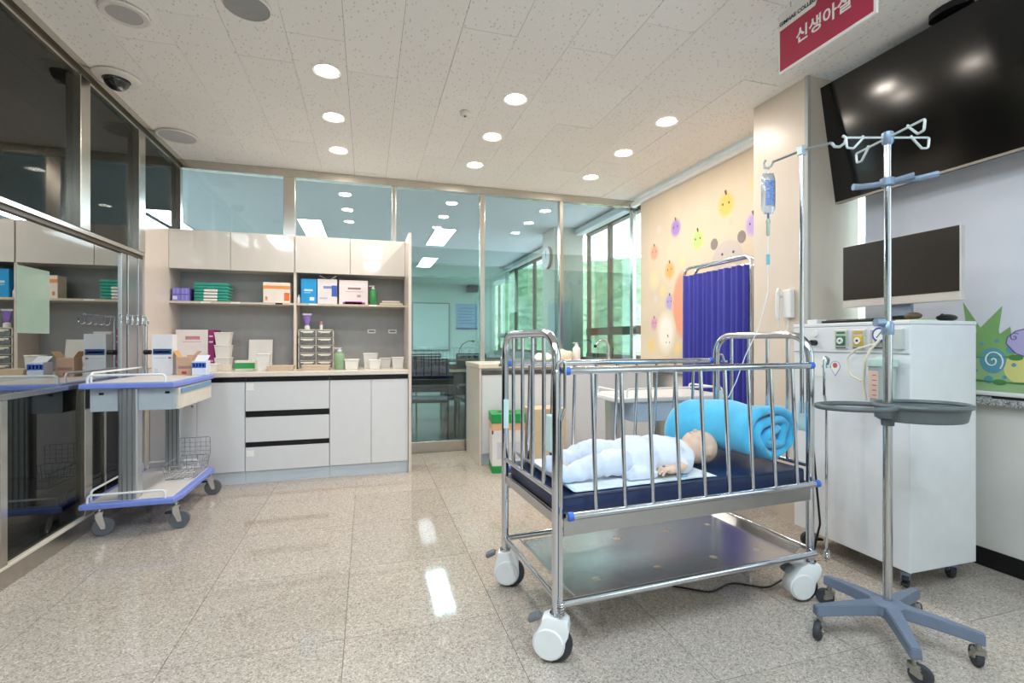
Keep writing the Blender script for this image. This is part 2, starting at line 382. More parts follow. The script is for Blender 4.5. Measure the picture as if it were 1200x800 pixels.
# ---------------------------------------------------------------- next room beyond the back glass
NW = mat('next_room_wall', 'D9E2DC', 0.6, 0, 0.02)
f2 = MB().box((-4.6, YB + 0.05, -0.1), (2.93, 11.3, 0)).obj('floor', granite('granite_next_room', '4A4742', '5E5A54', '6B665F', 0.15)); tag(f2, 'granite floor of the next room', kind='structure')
c2 = MB().box((-4.6, YB + 0.05, ZC), (2.93, 11.3, ZC + 0.1)).obj('ceiling', mat('next_room_ceiling', 'E4EBF0', 0.85, 0, 0.02)); tag(c2, 'white ceiling of the next room', kind='structure')
w2 = MB().box((-4.6, 11.2, 0), (2.93, 11.3, 2.7)).obj('wall_far', NW); tag(w2, 'pale far wall of the next room', kind='structure')
w3 = MB().box((-4.6, YB + 0.2, 0), (-4.5, 11.3, 2.7)).obj('wall_far_left', NW); tag(w3, 'pale left wall of the next room', kind='structure')
w4 = MB().box((-4.6, YB + 0.05, 0), (-1.63, YB + 0.2, 2.7)).obj('wall_far_side', NW); tag(w4, 'short wall beside the glass partition in the next room', kind='structure')
c3 = MB().box((2.5, 6.31, 0), (2.93, 6.79, 2.7)).obj('column', mat('column_next_room', 'D8D6CC', 0.5)); tag(c3, 'pale column between the windows of the next room', kind='structure')
sf = MB().box((-4.5, 10.0, 2.42), (2.93, 11.2, 2.7)).obj('trim_1', NW); tag(sf, 'lowered ceiling band by the far wall', kind='structure')
MB().box((2.80, 4.96, 2.60), (2.92, 6.30, 2.68), 0.01).obj('blind_box', WFW, w2)
MB().box((2.80, 6.80, 2.60), (2.92, 10.0, 2.68), 0.01).obj('blind_box', WFW, w2)

# ---------------------------------------------------------------- wooded hills outside
def leafy(name, a, b, sc):
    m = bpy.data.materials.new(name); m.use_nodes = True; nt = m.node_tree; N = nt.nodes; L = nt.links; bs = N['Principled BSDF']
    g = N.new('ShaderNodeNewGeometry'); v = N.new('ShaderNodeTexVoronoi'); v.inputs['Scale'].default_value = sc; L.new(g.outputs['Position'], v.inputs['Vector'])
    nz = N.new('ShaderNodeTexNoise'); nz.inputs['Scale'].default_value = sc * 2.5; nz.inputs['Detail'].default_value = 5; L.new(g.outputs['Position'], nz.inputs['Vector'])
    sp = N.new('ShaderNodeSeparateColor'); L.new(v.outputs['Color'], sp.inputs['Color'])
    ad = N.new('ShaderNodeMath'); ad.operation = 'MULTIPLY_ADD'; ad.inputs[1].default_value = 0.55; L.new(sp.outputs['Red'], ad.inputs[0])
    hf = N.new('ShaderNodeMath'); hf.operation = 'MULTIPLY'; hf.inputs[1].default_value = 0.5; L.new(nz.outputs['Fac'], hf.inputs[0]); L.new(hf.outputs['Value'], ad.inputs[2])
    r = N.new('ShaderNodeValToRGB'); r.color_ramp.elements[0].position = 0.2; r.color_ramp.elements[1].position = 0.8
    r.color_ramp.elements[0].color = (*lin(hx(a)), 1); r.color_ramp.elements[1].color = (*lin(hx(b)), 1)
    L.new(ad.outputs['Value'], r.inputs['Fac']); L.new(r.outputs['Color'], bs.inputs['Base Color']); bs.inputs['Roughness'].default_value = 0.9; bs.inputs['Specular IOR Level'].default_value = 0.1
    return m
def hills(name, r0, r1, h0, h1, nr, na, bumpy, m, label, seed):
    mb = MB()
    def f(i, j):
        a = R(-20 + 150 * j); r = r0 + (r1 - r0) * i
        x, y = r * math.sin(a), r * math.cos(a)
        h = h0 + (h1 - h0) * (i ** 0.8) * (0.8 + 0.35 * noise.noise((x * 0.012 + seed, y * 0.012, 0)))
        h += bumpy * noise.noise((x * 0.35, y * 0.35, seed)) + bumpy * 0.6 * noise.noise((x * 0.8, y * 0.8, seed + 5))
        return (x, y, h)
    mb.sheet(f, nr, na); o = mb.obj(name, m, None, 180); tag(o, label, kind='structure'); return o
hills('hillside', 26, 130, -7, 27, 90, 260, 1.0, leafy('forest', '6E8A66', 'B9CCA6', 0.9), 'green wooded hillside outside the windows', 3.1)
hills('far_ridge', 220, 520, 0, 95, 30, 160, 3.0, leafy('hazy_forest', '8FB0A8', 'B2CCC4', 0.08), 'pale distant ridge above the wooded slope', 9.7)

# ---------------------------------------------------------------- ceiling lights
EM_D = mat('downlight_diffuser', 'FFFFFF', 0.5, emit=(1.0, 0.94, 0.84), es=9.0)
EM_P = mat('panel_diffuser', 'FFFFFF', 0.5, emit=(0.95, 0.98, 1.0), es=5.5)
rows = ['nearest', 'middle', 'farthest']; colsn = ['left', 'centre', 'right']
for i, x in enumerate((-0.226, 0.932, 2.074)):
    for j, y in enumerate((3.047, 3.662, 4.287)):
        t = thing('downlight', '%s round recessed downlight of the %s row, its face glowing warm white' % (rows[j], colsn[i]), 'downlight', (x, y, ZC - 0.003), 0, 'recessed round downlights')
        MB().lathe([(0.078, -0.004), (0.078, 0.001), (0.063, 0.001), (0.066, -0.004)], n=32, cap=False).obj('trim_ring', WHITE, t)
        MB().lathe([(0.0001, -0.001), (0.065, -0.001), (0.065, 0.001)], n=32).obj('diffuser', EM_D, t)
        ld = bpy.data.lights.new('downlight_beam', 'AREA'); ld.shape = 'DISK'; ld.size = 0.12; ld.energy = P_DOWN; ld.color = WARM
        lo = bpy.data.objects.new('downlight_beam', ld); COL.objects.link(lo); lo.parent = t; lo.location = (0, 0, -0.006)
def panel(x, y, label, power, ln=1.2, wd=0.28, col=COOL):
    t = thing('panel_light', label, 'ceiling light', (x, y, ZC - 0.004), 0, 'long ceiling panel lights')
    MB().box((-wd / 2 - 0.012, -ln / 2 - 0.012, -0.006), (wd / 2 + 0.012, ln / 2 + 0.012, 0.001), 0.002).obj('panel_frame', WHITE, t)
    MB().box((-wd / 2, -ln / 2, -0.009), (wd / 2, ln / 2, -0.005)).obj('diffuser', EM_P, t)
    ld = bpy.data.lights.new('panel_beam', 'AREA'); ld.shape = 'RECTANGLE'; ld.size = wd; ld.size_y = ln; ld.energy = power; ld.color = col
    lo = bpy.data.objects.new('panel_beam', ld); COL.objects.link(lo); lo.parent = t; lo.location = (0, 0, -0.013)
panel(1.07, 7.42, 'long white panel light glowing in the next room, the nearer one behind the clear glass', P_PANEL_NEXT)
panel(-0.72, 7.40, 'long white panel light seen through the glass above the shelf unit', P_PANEL_NEXT)
panel(-2.5, 7.4, 'added unseen panel light at the left end of the next room', P_PANEL_NEXT)  # unseen panel added to spread light through the next room
panel(-0.72, 9.3, 'long white panel light of the next room hidden behind the shelf unit, the rear one', P_PANEL_NEXT, 1.0)
panel(-2.5, 9.3, 'added unseen panel light at the rear left of the next room', P_PANEL_NEXT, 1.0)  # also added for its light, out of view
panel(-3.7, 7.4, 'added unseen panel light along the left wall of the next room', P_PANEL_NEXT, 1.0)  # another added light, out of view on the left
panel(-1.30, 0.62, 'long panel light in the ceiling above the viewer, beside the mirrored glass', P_PANEL * 1.5, 1.1)
panel(0.10, 0.20, 'long panel light in the ceiling above the viewer, in the middle', P_PANEL, 1.1)
panel(1.15, 0.0, 'long panel light in the ceiling above the viewer, towards the windows', P_PANEL * 1.15, 1.2)
panel(0.10, -1.45, 'added unseen panel light in the ceiling behind the viewer', P_PANEL * 0.6, 1.1)  # added to light the room from behind, never in view
# ================================================================ LEFT SIDE: SHELF UNIT, BASE CABINETS, TROLLEY
def caster(parent, x, y, h, r, w=0.024, ang=0.0, trail=0.03, fork=None, tyre=None, name='caster', brake=False):
    """small fork caster: the stem carries fork and wheel"""
    fork = fork or STEEL; tyre = tyre or DARK
    st = MB().cyl((0, 0, h - 0.03), (0, 0, h), 0.009, n=12).cyl((0, 0, h - 0.038), (0, 0, h - 0.028), 0.02, n=16).obj(name, fork, parent)
    st.location = (x, y, 0); st.rotation_euler[2] = ang
    m = MB()
    for s in (-1, 1):
        y0 = s * (w / 2 + 0.004)
        kf = r / 0.054
        m.prism([(-0.016 * kf, h - 0.038), (0.014 * kf, h - 0.038), (trail + 0.011 * kf, r + 0.008), (trail + 0.010 * kf, r - 0.012 * kf), (trail - 0.009 * kf, r - 0.012 * kf), (-0.017 * kf, h - 0.04 - 0.025 * kf)], y0 - 0.0015, y0 + 0.0015, 'Y')
    m.box((-0.018, -w / 2 - 0.006, h - 0.042), (0.018, w / 2 + 0.006, h - 0.036)); m.cyl((trail, -w / 2 - 0.009, r), (trail, w / 2 + 0.009, r), 0.007, n=10)
    m.obj('fork', fork, st)
    wh = MB().lathe([(r * 0.55, -w / 2), (r * 0.93, -w / 2), (r, -w * 0.25), (r, w * 0.25), (r * 0.93, w / 2), (r * 0.55, w / 2)], (trail, 0, r), 24, 'Y').obj('wheel', tyre, st)
    if brake: MB().box((-0.055, -0.012, h - 0.075), (-0.01, 0.012, h - 0.063), 0.003).obj('brake_pedal', BLACK, st)
    return st

# ---- shelf unit
hu = thing('shelf_unit', 'wide shelf unit with four pale doors above a grey backed open shelf', 'shelf unit', (0, 0, 0))
MB().box((-1.562, 4.14, 0), (-1.542, 4.86, 2.03), 0.001).obj('side_panel', CREAM, hu)
MB().box((0.337, 4.195, 0), (0.362, 4.86, 2.03), 0.001).obj('side_panel', CREAM, hu)
MB().box((-1.542, 4.845, 0.872), (0.337, 4.86, 2.03)).obj('back_panel', GBACK, hu)
MB().box((-0.610, 4.59, 0.872), (-0.588, 4.845, 1.712), 0.001).obj('divider', CREAM, hu)
for a, b in ((-1.542, -0.610), (-0.588, 0.337)):
    MB().box((a, 4.585, 1.425), (b, 4.845, 1.443), 0.001).obj('shelf', mat('shelf_board', 'CFC4B4', 0.35), hu)
MB().box((-1.542, 4.60, 1.712), (0.337, 4.845, 2.028)).obj('upper_box', CREAM, hu)
for a, b in ((-1.540, -1.098), (-1.094, -0.606), (-0.596, -0.146), (-0.140, 0.335)):
    MB().box((a, 4.578, 1.708), (b, 4.598, 2.028), 0.0015).obj('door', LAMG, hu)
LBL = mat('tape_label', 'F4F4F2', 0.6); INK = mat('ink', '4A4E58', 0.7)
for a, b in ((0.005, 0.08), (0.198, 0.276)):
    l = MB().box((a, 4.8435, 1.188), (b, 4.8449, 1.226)).obj('paper_label', LBL, hu)
    MB().box((a + 0.012, 4.8428, 1.202), (b - 0.012, 4.8434, 1.213)).obj('print', INK, l)
for x in (-1.28, -1.06, -0.72, -0.75 + 0.02, -0.45, 0.05):
    MB().box((x - 0.035, 4.5835, 1.429), (x + 0.035, 4.5849, 1.441)).obj('shelf_label', LBL, hu)

# ---- base cabinets
BLK = mat('black_handle_channel', '17181B', 0.35, 0.3)
def base_unit(name, label, x0, x1, y0, y1, fronts, ztop=0.835, kick=0.095, chan=((0.795, 0.83),), body=LAM, fm=LAM, cm=BLK, kindn='door'):
    t = thing(name, label, 'cabinet', ((x0 + x1) / 2, y1, 0)); cx = (x0 + x1) / 2
    MB().box((x0 - cx, y0 - y1 + 0.03, kick), (x1 - cx, 0, ztop)).obj('body', body, t)
    MB().box((x0 - cx, y0 - y1 + 0.024, 0), (x1 - cx, -0.02, kick)).obj('kick_board', KICK, t)
    for z0, z1 in chan: MB().box((x0 - cx + 0.002, y0 - y1 + 0.012, z0), (x1 - cx - 0.002, y0 - y1 + 0.032, z1)).obj('handle_channel', cm, t)
    for (a, b, z0, z1) in fronts: MB().box((a - cx + 0.0015, y0 - y1, z0), (b - cx - 0.0015, y0 - y1 + 0.02, z1), 0.0012).obj(kindn, fm, t)
    return t
b1 = base_unit('base_cabinet', 'white base cabinet with two doors, partly behind the blue trolley', -1.541, -0.909, 4.215, 4.83, [(-1.541, -1.235, 0.10, 0.793), (-1.235, -0.909, 0.10, 0.793)])
MB().cyl((-0.04, -0.62, 0.62), (-0.04, -0.606, 0.62), 0.008, n=12).obj('lock', STEEL, b1)
b2 = base_unit('drawer_cabinet', 'white base cabinet with three wide drawers and black handle channels', -0.907, -0.293, 4.215, 4.83,
               [(-0.907, -0.293, 0.567, 0.793), (-0.907, -0.293, 0.325, 0.517), (-0.907, -0.293, 0.10, 0.283)], chan=((0.795, 0.83), (0.519, 0.565), (0.285, 0.323)), kindn='drawer')
MB().box((-0.298, -0.6158, 0.73), (-0.245, -0.6152, 0.785)).obj('paper_label', LBL, b2)
MB().box((-0.298, -0.6158, 0.215), (-0.245, -0.6152, 0.262)).obj('paper_label', LBL, b2)
b3 = base_unit('base_cabinet', 'white base cabinet with two tall doors under the soap bottle and tubs', -0.291, 0.335, 4.215, 4.83, [(-0.291, 0.034, 0.10, 0.793), (0.034, 0.335, 0.10, 0.793)])
ct = MB().box((-1.541, 4.195, 0.835), (0.336, 4.842, 0.871), 0.004).obj('worktop', mat('pale_worktop', 'E6DED4', 0.2, 0, 0.02)); tag(ct, 'long pale worktop over the white base cabinets', 'worktop')
ZT, ZS = 0.872, 1.444

def carton(name, label, cat, x0, x1, y0, depth, z0, z1, col, decals=(), bev=0.002, rotz=0.0, group=None, rough=0.5):
    cx = (x0 + x1) / 2; w = x1 - x0; h = z1 - z0
    t = thing(name, label, cat, (cx, y0 + depth / 2, z0), rotz, group)
    MB().box((-w / 2, -depth / 2, 0), (w / 2, depth / 2, h), bev).obj('box', mat('card_' + col, col, rough, 0, 0.03), t)
    for (u0, u1, v0, v1, c) in decals:
        MB().box((-w / 2 + u0 * w, -depth / 2 - 0.0008, v0 * h), (-w / 2 + u1 * w, -depth / 2 + 0.0002, v1 * h)).obj('print', mat('print_' + c, c, 0.55), t)
    return t
# things on the upper shelf, left to right
for i, (x, z, w) in enumerate(((-1.525, 0, 0.06), (-1.463, 0, 0.06), (-1.525, 0.054, 0.06), (-1.463, 0.054, 0.06))):
    carton('medicine_box', ['small violet box on the shelf, lower left of the four', 'small violet box on the shelf, lower right of the four', 'small violet box on the shelf, upper left of the four', 'small violet box on the shelf, upper right of the four'][i], 'box',
           x, x + w, 4.60, 0.12, ZS + z, ZS + z + 0.052, '7F7BD0', [(0.05, 0.6, 0.2, 0.75, 'D9D8F0')] if i == 0 else [(0.15, 0.3, 0.1, 0.9, '9C99E0'), (0.6, 0.75, 0.1, 0.9, '9C99E0')], group='small violet boxes')
TOWEL = mat('green_surgical_cloth', '2FA08E', 0.9, 0, 0.12, 40, 0.3, 500, sheen=0.2)
rt = random.Random(5)
for i in range(6):
    t = thing('surgical_towel', ['lowest folded green towel with paper band in the shelf stack', 'folded green towel with paper band, second from the bottom of the stack', 'folded green towel with paper band, third from the bottom of the stack', 'uppermost of the paper banded green towels in the stack', 'plain folded green towel under the top one of the stack', 'topmost plain folded green towel of the shelf stack'][i], 'towel', (-1.25 + rt.uniform(-0.006, 0.006), 4.69, ZS + 0.026 * i), 0, 'stack of green towels')
    w = 0.125 if i < 4 else 0.13
    m = MB().box((-w, -0.09, 0.0005), (w, 0.09, 0.0255), 0.012, 3); m.obj('fold', TOWEL, t)
    if i < 4: MB().box((-0.055, -0.094, 0.003), (0.05, -0.06, 0.023), 0.008).obj('paper_band', PAPER, t)
carton('glove_box', 'white and orange glove box on the left shelf', 'box', -0.852, -0.640, 4.60, 0.12, ZS, ZS + 0.175, 'F1E7DC', [(0, 1, 0.68, 0.84, 'F09A55'), (0.78, 0.98, 0.1, 0.5, 'E8743B'), (0.08, 0.16, 0.12, 0.3, 'E08A6A')])
def bottle(name, label, x, y, z, r, h, body, cap, spout=True, caph=0.03):
    t = thing(name, label, 'bottle', (x, y, z))
    MB().lathe([(r * 0.9, 0), (r, 0.006), (r, h * 0.62), (r * 0.85, h * 0.72), (r * 0.4, h * 0.8), (r * 0.4, h * 0.84)], n=24).obj('body', body, t)
    m = MB().lathe([(r * 0.45, h * 0.82), (r * 0.45, h * 0.9), (r * 0.2, h * 0.92), (r * 0.2, h * 0.97), (r * 0.42, h * 0.975), (r * 0.42, h)], n=16)
    if spout: m.box((-r * 1.1, -0.006, h * 0.955), (0, 0.006, h * 0.995), 0.003)
    m.obj('pump', cap, t); return t
bottle('small_bottle', 'tiny white dropper bottle beside the blue box on the shelf', -0.572, 4.63, ZS, 0.014, 0.075, WPL, WPL, False)
carton('tissue_box', 'bright blue box with white print on the shelf', 'box', -0.552, -0.425, 4.60, 0.13, ZS, ZS + 0.215, '1E9BDD', [(0.2, 0.75, 0.5, 0.58, 'BFE3F6'), (0.55, 0.85, 0.12, 0.26, 'E6F3FA'), (0.2, 0.6, 0.42, 0.46, '8FD0F0')])
b = carton('glove_box', 'open white box with blue corner next to the blue box', 'box', -0.418, -0.255, 4.60, 0.13, ZS, ZS + 0.218, 'E4DEE0', [(0.3, 0.75, 0.62, 0.72, '7C8FC6'), (0.72, 1.0, 0.3, 0.75, '3B63C0'), (0.1, 0.5, 0.2, 0.25, 'B5B7C9')])
for s, a in ((-0.2, 0.5), (0.3, -0.6)): MB().obox((s * 0.16, -0.02, 0.232), (0.07, 0.10, 0.002), Matrix.Rotation(a, 3, 'Y')).obj('flap', mat('card_E4DEE0', 'E4DEE0'), b)
carton('glove_box', 'large white box with magenta curve on the right shelf', 'box', -0.238, 0.008, 4.60, 0.16, ZS, ZS + 0.215, 'E9DEDF', [(0.12, 0.9, 0.0, 0.09, 'B045A8'), (0.2, 0.8, 0.0, 0.12, 'B045A8'), (0.3, 0.75, 0.62, 0.7, '8A6F7C'), (0.22, 0.82, 0.52, 0.54, 'B79AA4'), (0.62, 0.75, 0.3, 0.4, 'B79AA4')])
bottle('pump_bottle', 'green pump bottle standing on the upper shelf', 0.055, 4.63, ZS, 0.034, 0.175, mat('green_liquid', '4FA868', 0.15, trans=0.3), WPL)
t = thing('folded_cloth', 'folded cream cloth lying at the right end of the shelf', 'cloth', (0.215, 4.69, ZS))
for i in range(2): MB().box((-0.105 + 0.02 * i, -0.08, 0.001 + 0.02 * i), (0.105 - 0.025 * i, 0.08, 0.019 + 0.02 * i), 0.009, 3).obj('fold', mat('cream_cloth', 'DED5C6', 0.9, 0, 0.05, 30, 0.2, 300), t)
# things on the worktop at the back
carton('glove_box', 'large white carton with magenta end at the left of the worktop', 'box', -1.50, -1.268, 4.60, 0.20, ZT, ZT + 0.335, 'E6DFE0', [(0.3, 0.75, 0.76, 0.84, 'C4848E'), (0.22, 0.8, 0.7, 0.715, 'C9A4A8'), (0.35, 0.7, 0.32, 0.38, 'D9A48C'), (0.2, 0.9, 0.05, 0.1, 'D9B7B0')])
carton('glove_box', 'narrow magenta carton beside the tall stack of white tubs', 'box', -1.264, -1.222, 4.60, 0.20, ZT, ZT + 0.335, '96216F', [(0.1, 0.8, 0.82, 0.86, 'E9C9DE'), (0.1, 0.8, 0.68, 0.72, 'E9C9DE'), (0.2, 0.9, 0.2, 0.25, 'D6A0C4')])
TUB = mat('white_tub_plastic', 'E8E6E2', 0.35, 0, 0.02)
def tub(name, label, x, y, z, w, d, h, taper=0.82, col=TUB, group=None, lid=False):
    t = thing(name, label, 'container', (x, y, z), 0, group)
    m = MB(); v = []
    for (k, zz, s) in ((0, 0, taper), (1, h * 0.96, 1)):
        pass
    def ring(s, zz): return [m.bm.verts.new((sx * w / 2 * s, sy * d / 2 * s, zz)) for sx, sy in ((-1, -1), (1, -1), (1, 1), (-1, 1))]
    A = ring(taper, 0); B = ring(1, h * 0.95); C = ring(0.95, h * 0.95); D = ring(taper * 0.95, 0.006)
    m.bm.faces.new(A[::-1]); m.bm.faces.new(D)
    for P_, Q_ in ((A, B), (B, C), (C, D)):
        for j in range(4): m.bm.faces.new((P_[j], P_[(j + 1) % 4], Q_[(j + 1) % 4], Q_[j]))
    m.obj('body', col, t)
    r_ = MB().tube(fillet([(-w / 2, -d / 2, h * 0.96), (w / 2, -d / 2, h * 0.96), (w / 2, d / 2, h * 0.96), (-w / 2, d / 2, h * 0.96)], 0.01, 3, True), 0.005, 6, True); r_.obj('rim', col, t)
    if lid: MB().box((-w / 2, -d / 2, h * 0.96), (w / 2, d / 2, h), 0.002).obj('lid', col, t)
    return t
for i in range(3): tub('plastic_tub', ['bottom', 'middle', 'top'][i] + ' white tub of the stack beside the magenta carton', -1.155, 4.62, ZT + 0.105 * i, 0.115, 0.11, 0.104, group='stacked white tubs', lid=(i < 2))
cb = MB().obox((0, 0, 0.128), (0.19, 0.004, 0.256), Matrix.Rotation(-0.16, 3, 'X')).obj('paper_board', PAPER, None, loc=(-0.905, 4.78, ZT)); tag(cb, 'blank white board leaning against the grey back panel', 'board')
carton('glove_box', 'low green and white box in front of the leaning board', 'box', -1.05, -0.90, 4.52, 0.10, ZT, ZT + 0.08, 'E8E4DC', [(0, 1, 0.15, 0.75, '2E9C52')])
tub('plastic_tub', 'tall white tub standing in front of the leaning white board', -0.812, 4.42, ZT, 0.095, 0.09, 0.14)
carton('medicine_box', 'small flat cream box beside the green and white box', 'box', -1.12, -1.06, 4.42, 0.06, ZT, ZT + 0.05, 'DDD2C4')
# drawer organiser
og = thing('drawer_organizer', 'cream organizer with ten small clear drawers on the worktop', 'organizer', (-0.43, 4.60, ZT))
OC = mat('cream_plastic', 'DAD3C4', 0.4)
m = MB(); wo, ho = 0.29, 0.345
for x in (-wo / 2, -0.004, wo / 2 - 0.008): m.box((x, 0, 0), (x + 0.008, 0.16, ho))
for k in range(6): m.box((-wo / 2, 0, k * (ho - 0.008) / 5), (wo / 2, 0.16, k * (ho - 0.008) / 5 + 0.008))
m.box((-wo / 2, 0.152, 0), (wo / 2, 0.16, ho)); m.obj('case', OC, og)
CLR = mat('smoky_clear_drawer', '75767C', 0.15, 0, 0.25, 60)
for k in range(5):
    for s in (0, 1):
        x0 = -wo / 2 + 0.011 if s == 0 else 0.007; z0 = k * (ho - 0.008) / 5 + 0.011; x1 = x0 + wo / 2 - 0.02
        d = MB().box((x0, -0.006, z0), (x1, 0.14, z0 + 0.05), 0.002).obj('drawer', CLR, og)
        MB().box((x0 + 0.03, -0.014, z0 + 0.03), (x1 - 0.02, -0.005, z0 + 0.044), 0.002).obj('pull', OC, d)
        MB().box((x0 + 0.01, -0.008, z0 + 0.04), (x1 - 0.01, -0.0055, z0 + 0.05)).obj('paper_label', LBL, d)
t = thing('ointment_tube', 'upright purple and white tube on the drawer organizer', 'tube', (-0.508, 4.66, ZT + 0.346))
MB().lathe([(0.022, 0), (0.024, 0.005), (0.022, 0.03), (0.012, 0.038), (0.012, 0.044)], n=16).obj('cap', WPL, t)
m = MB(); A = [m.bm.verts.new((0.016 * math.cos(a), 0.016 * math.sin(a), 0.04)) for a in [2 * math.pi * i / 12 for i in range(12)]]
B = [m.bm.verts.new((0.036 * math.cos(a), 0.003 * math.sin(a), 0.135)) for a in [2 * math.pi * i / 12 for i in range(12)]]
m.bm.faces.new(A[::-1]); m.bm.faces.new(B)
for j in range(12): m.bm.faces.new((A[j], A[(j + 1) % 12], B[(j + 1) % 12], B[j]))
m.obj('tube_body', mat('violet_tube', '8E6CC4', 0.35, 0, 0.2, 30), t)
MB().box((-0.037, -0.004, 0.125), (0.037, 0.004, 0.14)).obj('crimp', WPL, t)
t = thing('lip_balm', 'small pink and white stick on the drawer organizer', 'stick', (-0.39, 4.64, ZT + 0.346))
MB().lathe([(0.013, 0), (0.013, 0.04)], n=14).obj('base', WPL, t); MB().lathe([(0.012, 0.04), (0.012, 0.06), (0.006, 0.072)], n=14).obj('cap', mat('pink_cap', 'C98A92', 0.4), t)
# front row on the worktop
def tray(label, x, y, w, d, col, stuffc):
    t = thing('instrument_tray', label, 'tray', (x, y, ZT))
    m = MB(); P0 = [(-w / 2 * .9, -d / 2 * .9), (w / 2 * .9, -d / 2 * .9), (w / 2 * .9, d / 2 * .9), (-w / 2 * .9, d / 2 * .9)]
    m.prism(P0, 0, 0.004)
    for (ax, ay), (bx, by) in zip(P0, P0[1:] + P0[:1]):
        k = 1.1; m.bm.faces.new([m.bm.verts.new(v) for v in ((ax, ay, 0.003), (bx, by, 0.003), (bx * k, by * k, 0.036), (ax * k, ay * k, 0.036))])
    m.obj('pan', col, t)
    MB().tube(fillet([(a * 1.1, b * 1.1, 0.036) for a, b in P0], 0.012, 4, True), 0.004, 6, True).obj('rim', col, t)
    return t
tray('low beige tray holding gauze left of the organizer', -0.68, 4.42, 0.20, 0.15, mat('beige_tray', 'D7C4AA', 0.4), None)
gz = MB().box((-0.06, -0.045, 0.0), (0.06, 0.045, 0.022), 0.009, 3).obj('gauze_pad', PAPER, None, loc=(-0.66, 4.42, ZT + 0.0215), rotz=0.2); tag(gz, 'white folded gauze lying in the left beige tray', 'gauze'); gz.location.z = ZT + 0.0045
tray('low beige tray directly in front of the drawer organizer', -0.41, 4.42, 0.22, 0.15, MATS['beige_tray'], None)
bottle('sanitizer_bottle', 'clear pump bottle of pale green sanitizer on the worktop', -0.225, 4.42, ZT, 0.043, 0.185, mat('pale_green_gel', 'A9CDA6', 0.12, trans=0.35), WPL)
tub('plastic_tub', 'low white tub next to the sanitizer bottle', -0.125, 4.43, ZT, 0.115, 0.10, 0.085)
tub('plastic_tub', 'white tub at the back of the pair in the middle right', 0.03, 4.52, ZT, 0.12, 0.10, 0.135)
tub('plastic_tub', 'small white tub in front of the taller tub', 0.065, 4.40, ZT, 0.095, 0.08, 0.08)
tub('plastic_tub', 'white tub at the right end of the worktop', 0.262, 4.44, ZT, 0.10, 0.09, 0.10)
tub('plastic_tub', 'long low white tub behind the right hand tubs', 0.16, 4.66, ZT, 0.10, 0.09, 0.085)
tub('plastic_tub', 'pale tub far left of the worktop behind the trolley', -1.21, 4.40, ZT, 0.14, 0.10, 0.06)

# ---- blue edged trolley
BLUE = mat('periwinkle_plastic', '7E92E0', 0.4, 0, 0.04)
INLAY = mat('pale_speckled_inlay', 'D9D6D4', 0.4, 0, 0.06, 120)
GREYD = mat('grey_steel_drawer', 'B9C3CC', 0.4)
def make_trolley(label, loc, rotz, L=0.83, Wd=0.475, zt=0.874, edge=BLUE, drawer_m=None, handle=None):
    """long side along local y; origin at the floor below its middle"""
    t = thing('ward_trolley', label, 'trolley', loc, rotz)
    hx_, hy = Wd / 2, L / 2
    def outline(k=0.0): return [(-hx_ + k, -hy + k), (hx_ - 0.02 - k * .4, -hy + k), (hx_ - k, -hy + 0.10 + k * .4), (hx_ - k, hy - 0.12 - k * .4), (hx_ - 0.10 - k * .4, hy - k), (-hx_ + k, hy - k)]
    for nm, z in (('top', zt), ('lower_shelf', 0.20)):
        p = MB().prism(outline(), z - 0.032, z, 'Z', 0.008).obj(nm, edge, t)
        MB().prism(outline(0.035), z - 0.001, z + 0.0015).obj('inlay', INLAY, p)
        zr = z + 0.045
        for (x0, y0, x1, y1) in ((-hx_ + 0.03, -hy + 0.025, hx_ - 0.07, -hy + 0.025), (-hx_ + 0.03, hy - 0.025, hx_ - 0.13, hy - 0.025)):
            pts = fillet([(x0, y0, z), (x0, y0, zr), (x1, y1, zr), (x1, y1, z)], 0.025, 5)
            MB().tube(pts, 0.0065, 8).obj('guard_rail', WPL, p)
        x0 = -hx_ + 0.022
        MB().tube(fillet([(x0, -hy + 0.08, z), (x0, -hy + 0.08, zr + 0.01), (x0, hy - 0.08, zr + 0.01), (x0, hy - 0.08, z)], 0.025, 5), 0.0065, 8).obj('guard_rail', WPL, p)
    for y in (-hy + 0.075, hy - 0.075):
        c_ = MB().box((-0.072, y - 0.035, 0.20), (0.025, y + 0.035, zt - 0.03), 0.008).obj('column', ALU, t)
        for xg in (-0.05, -0.025, 0.0): MB().box((xg - 0.004, y - 0.0375, 0.20), (xg + 0.004, y - 0.034, zt - 0.032)).obj('groove', mat('column_groove', '8D9298', 0.4, 0.7), c_)
    z0 = zt - 0.165
    MB().box((-hx_ + 0.025, -hy + 0.06, z0), (hx_ - 0.03, hy - 0.13, zt - 0.033), 0.003).obj('drawer_box', GREYD, t)
    for x in (-hx_ + 0.08, hx_ - 0.07): MB().box((x - 0.012, -hy + 0.0585, z0 + 0.095), (x + 0.012, -hy + 0.0602, z0 + 0.108)).obj('slot', BLACK, t)
    d = MB().box((hx_ - 0.03, -hy + 0.065, z0), (hx_ - 0.012, hy - 0.14, zt - 0.036), 0.004).obj('drawer', drawer_m or mat('ivory_drawer', 'D9D5CC', 0.4), t)
    MB().box((hx_ - 0.014, -hy + 0.09, zt - 0.072), (hx_ - 0.004, hy - 0.17, zt - 0.046), 0.003).obj('handle', handle or mat('steel_blue_grip', '6C9BC4', 0.4), d)
    for i, (x, y) in enumerate(((-hx_ + 0.07, -hy + 0.06), (hx_ - 0.03, -hy + 0.07), (hx_ - 0.03, hy - 0.10), (-hx_ + 0.07, hy - 0.08))):
        caster(t, x, y, 0.17, 0.054, 0.026, (0.3, 0.2, 0.2, 1.2)[i], 0.018, STEEL, mat('grey_tyre', '5D6168', 0.5), brake=(i in (1, 2)))
    return t
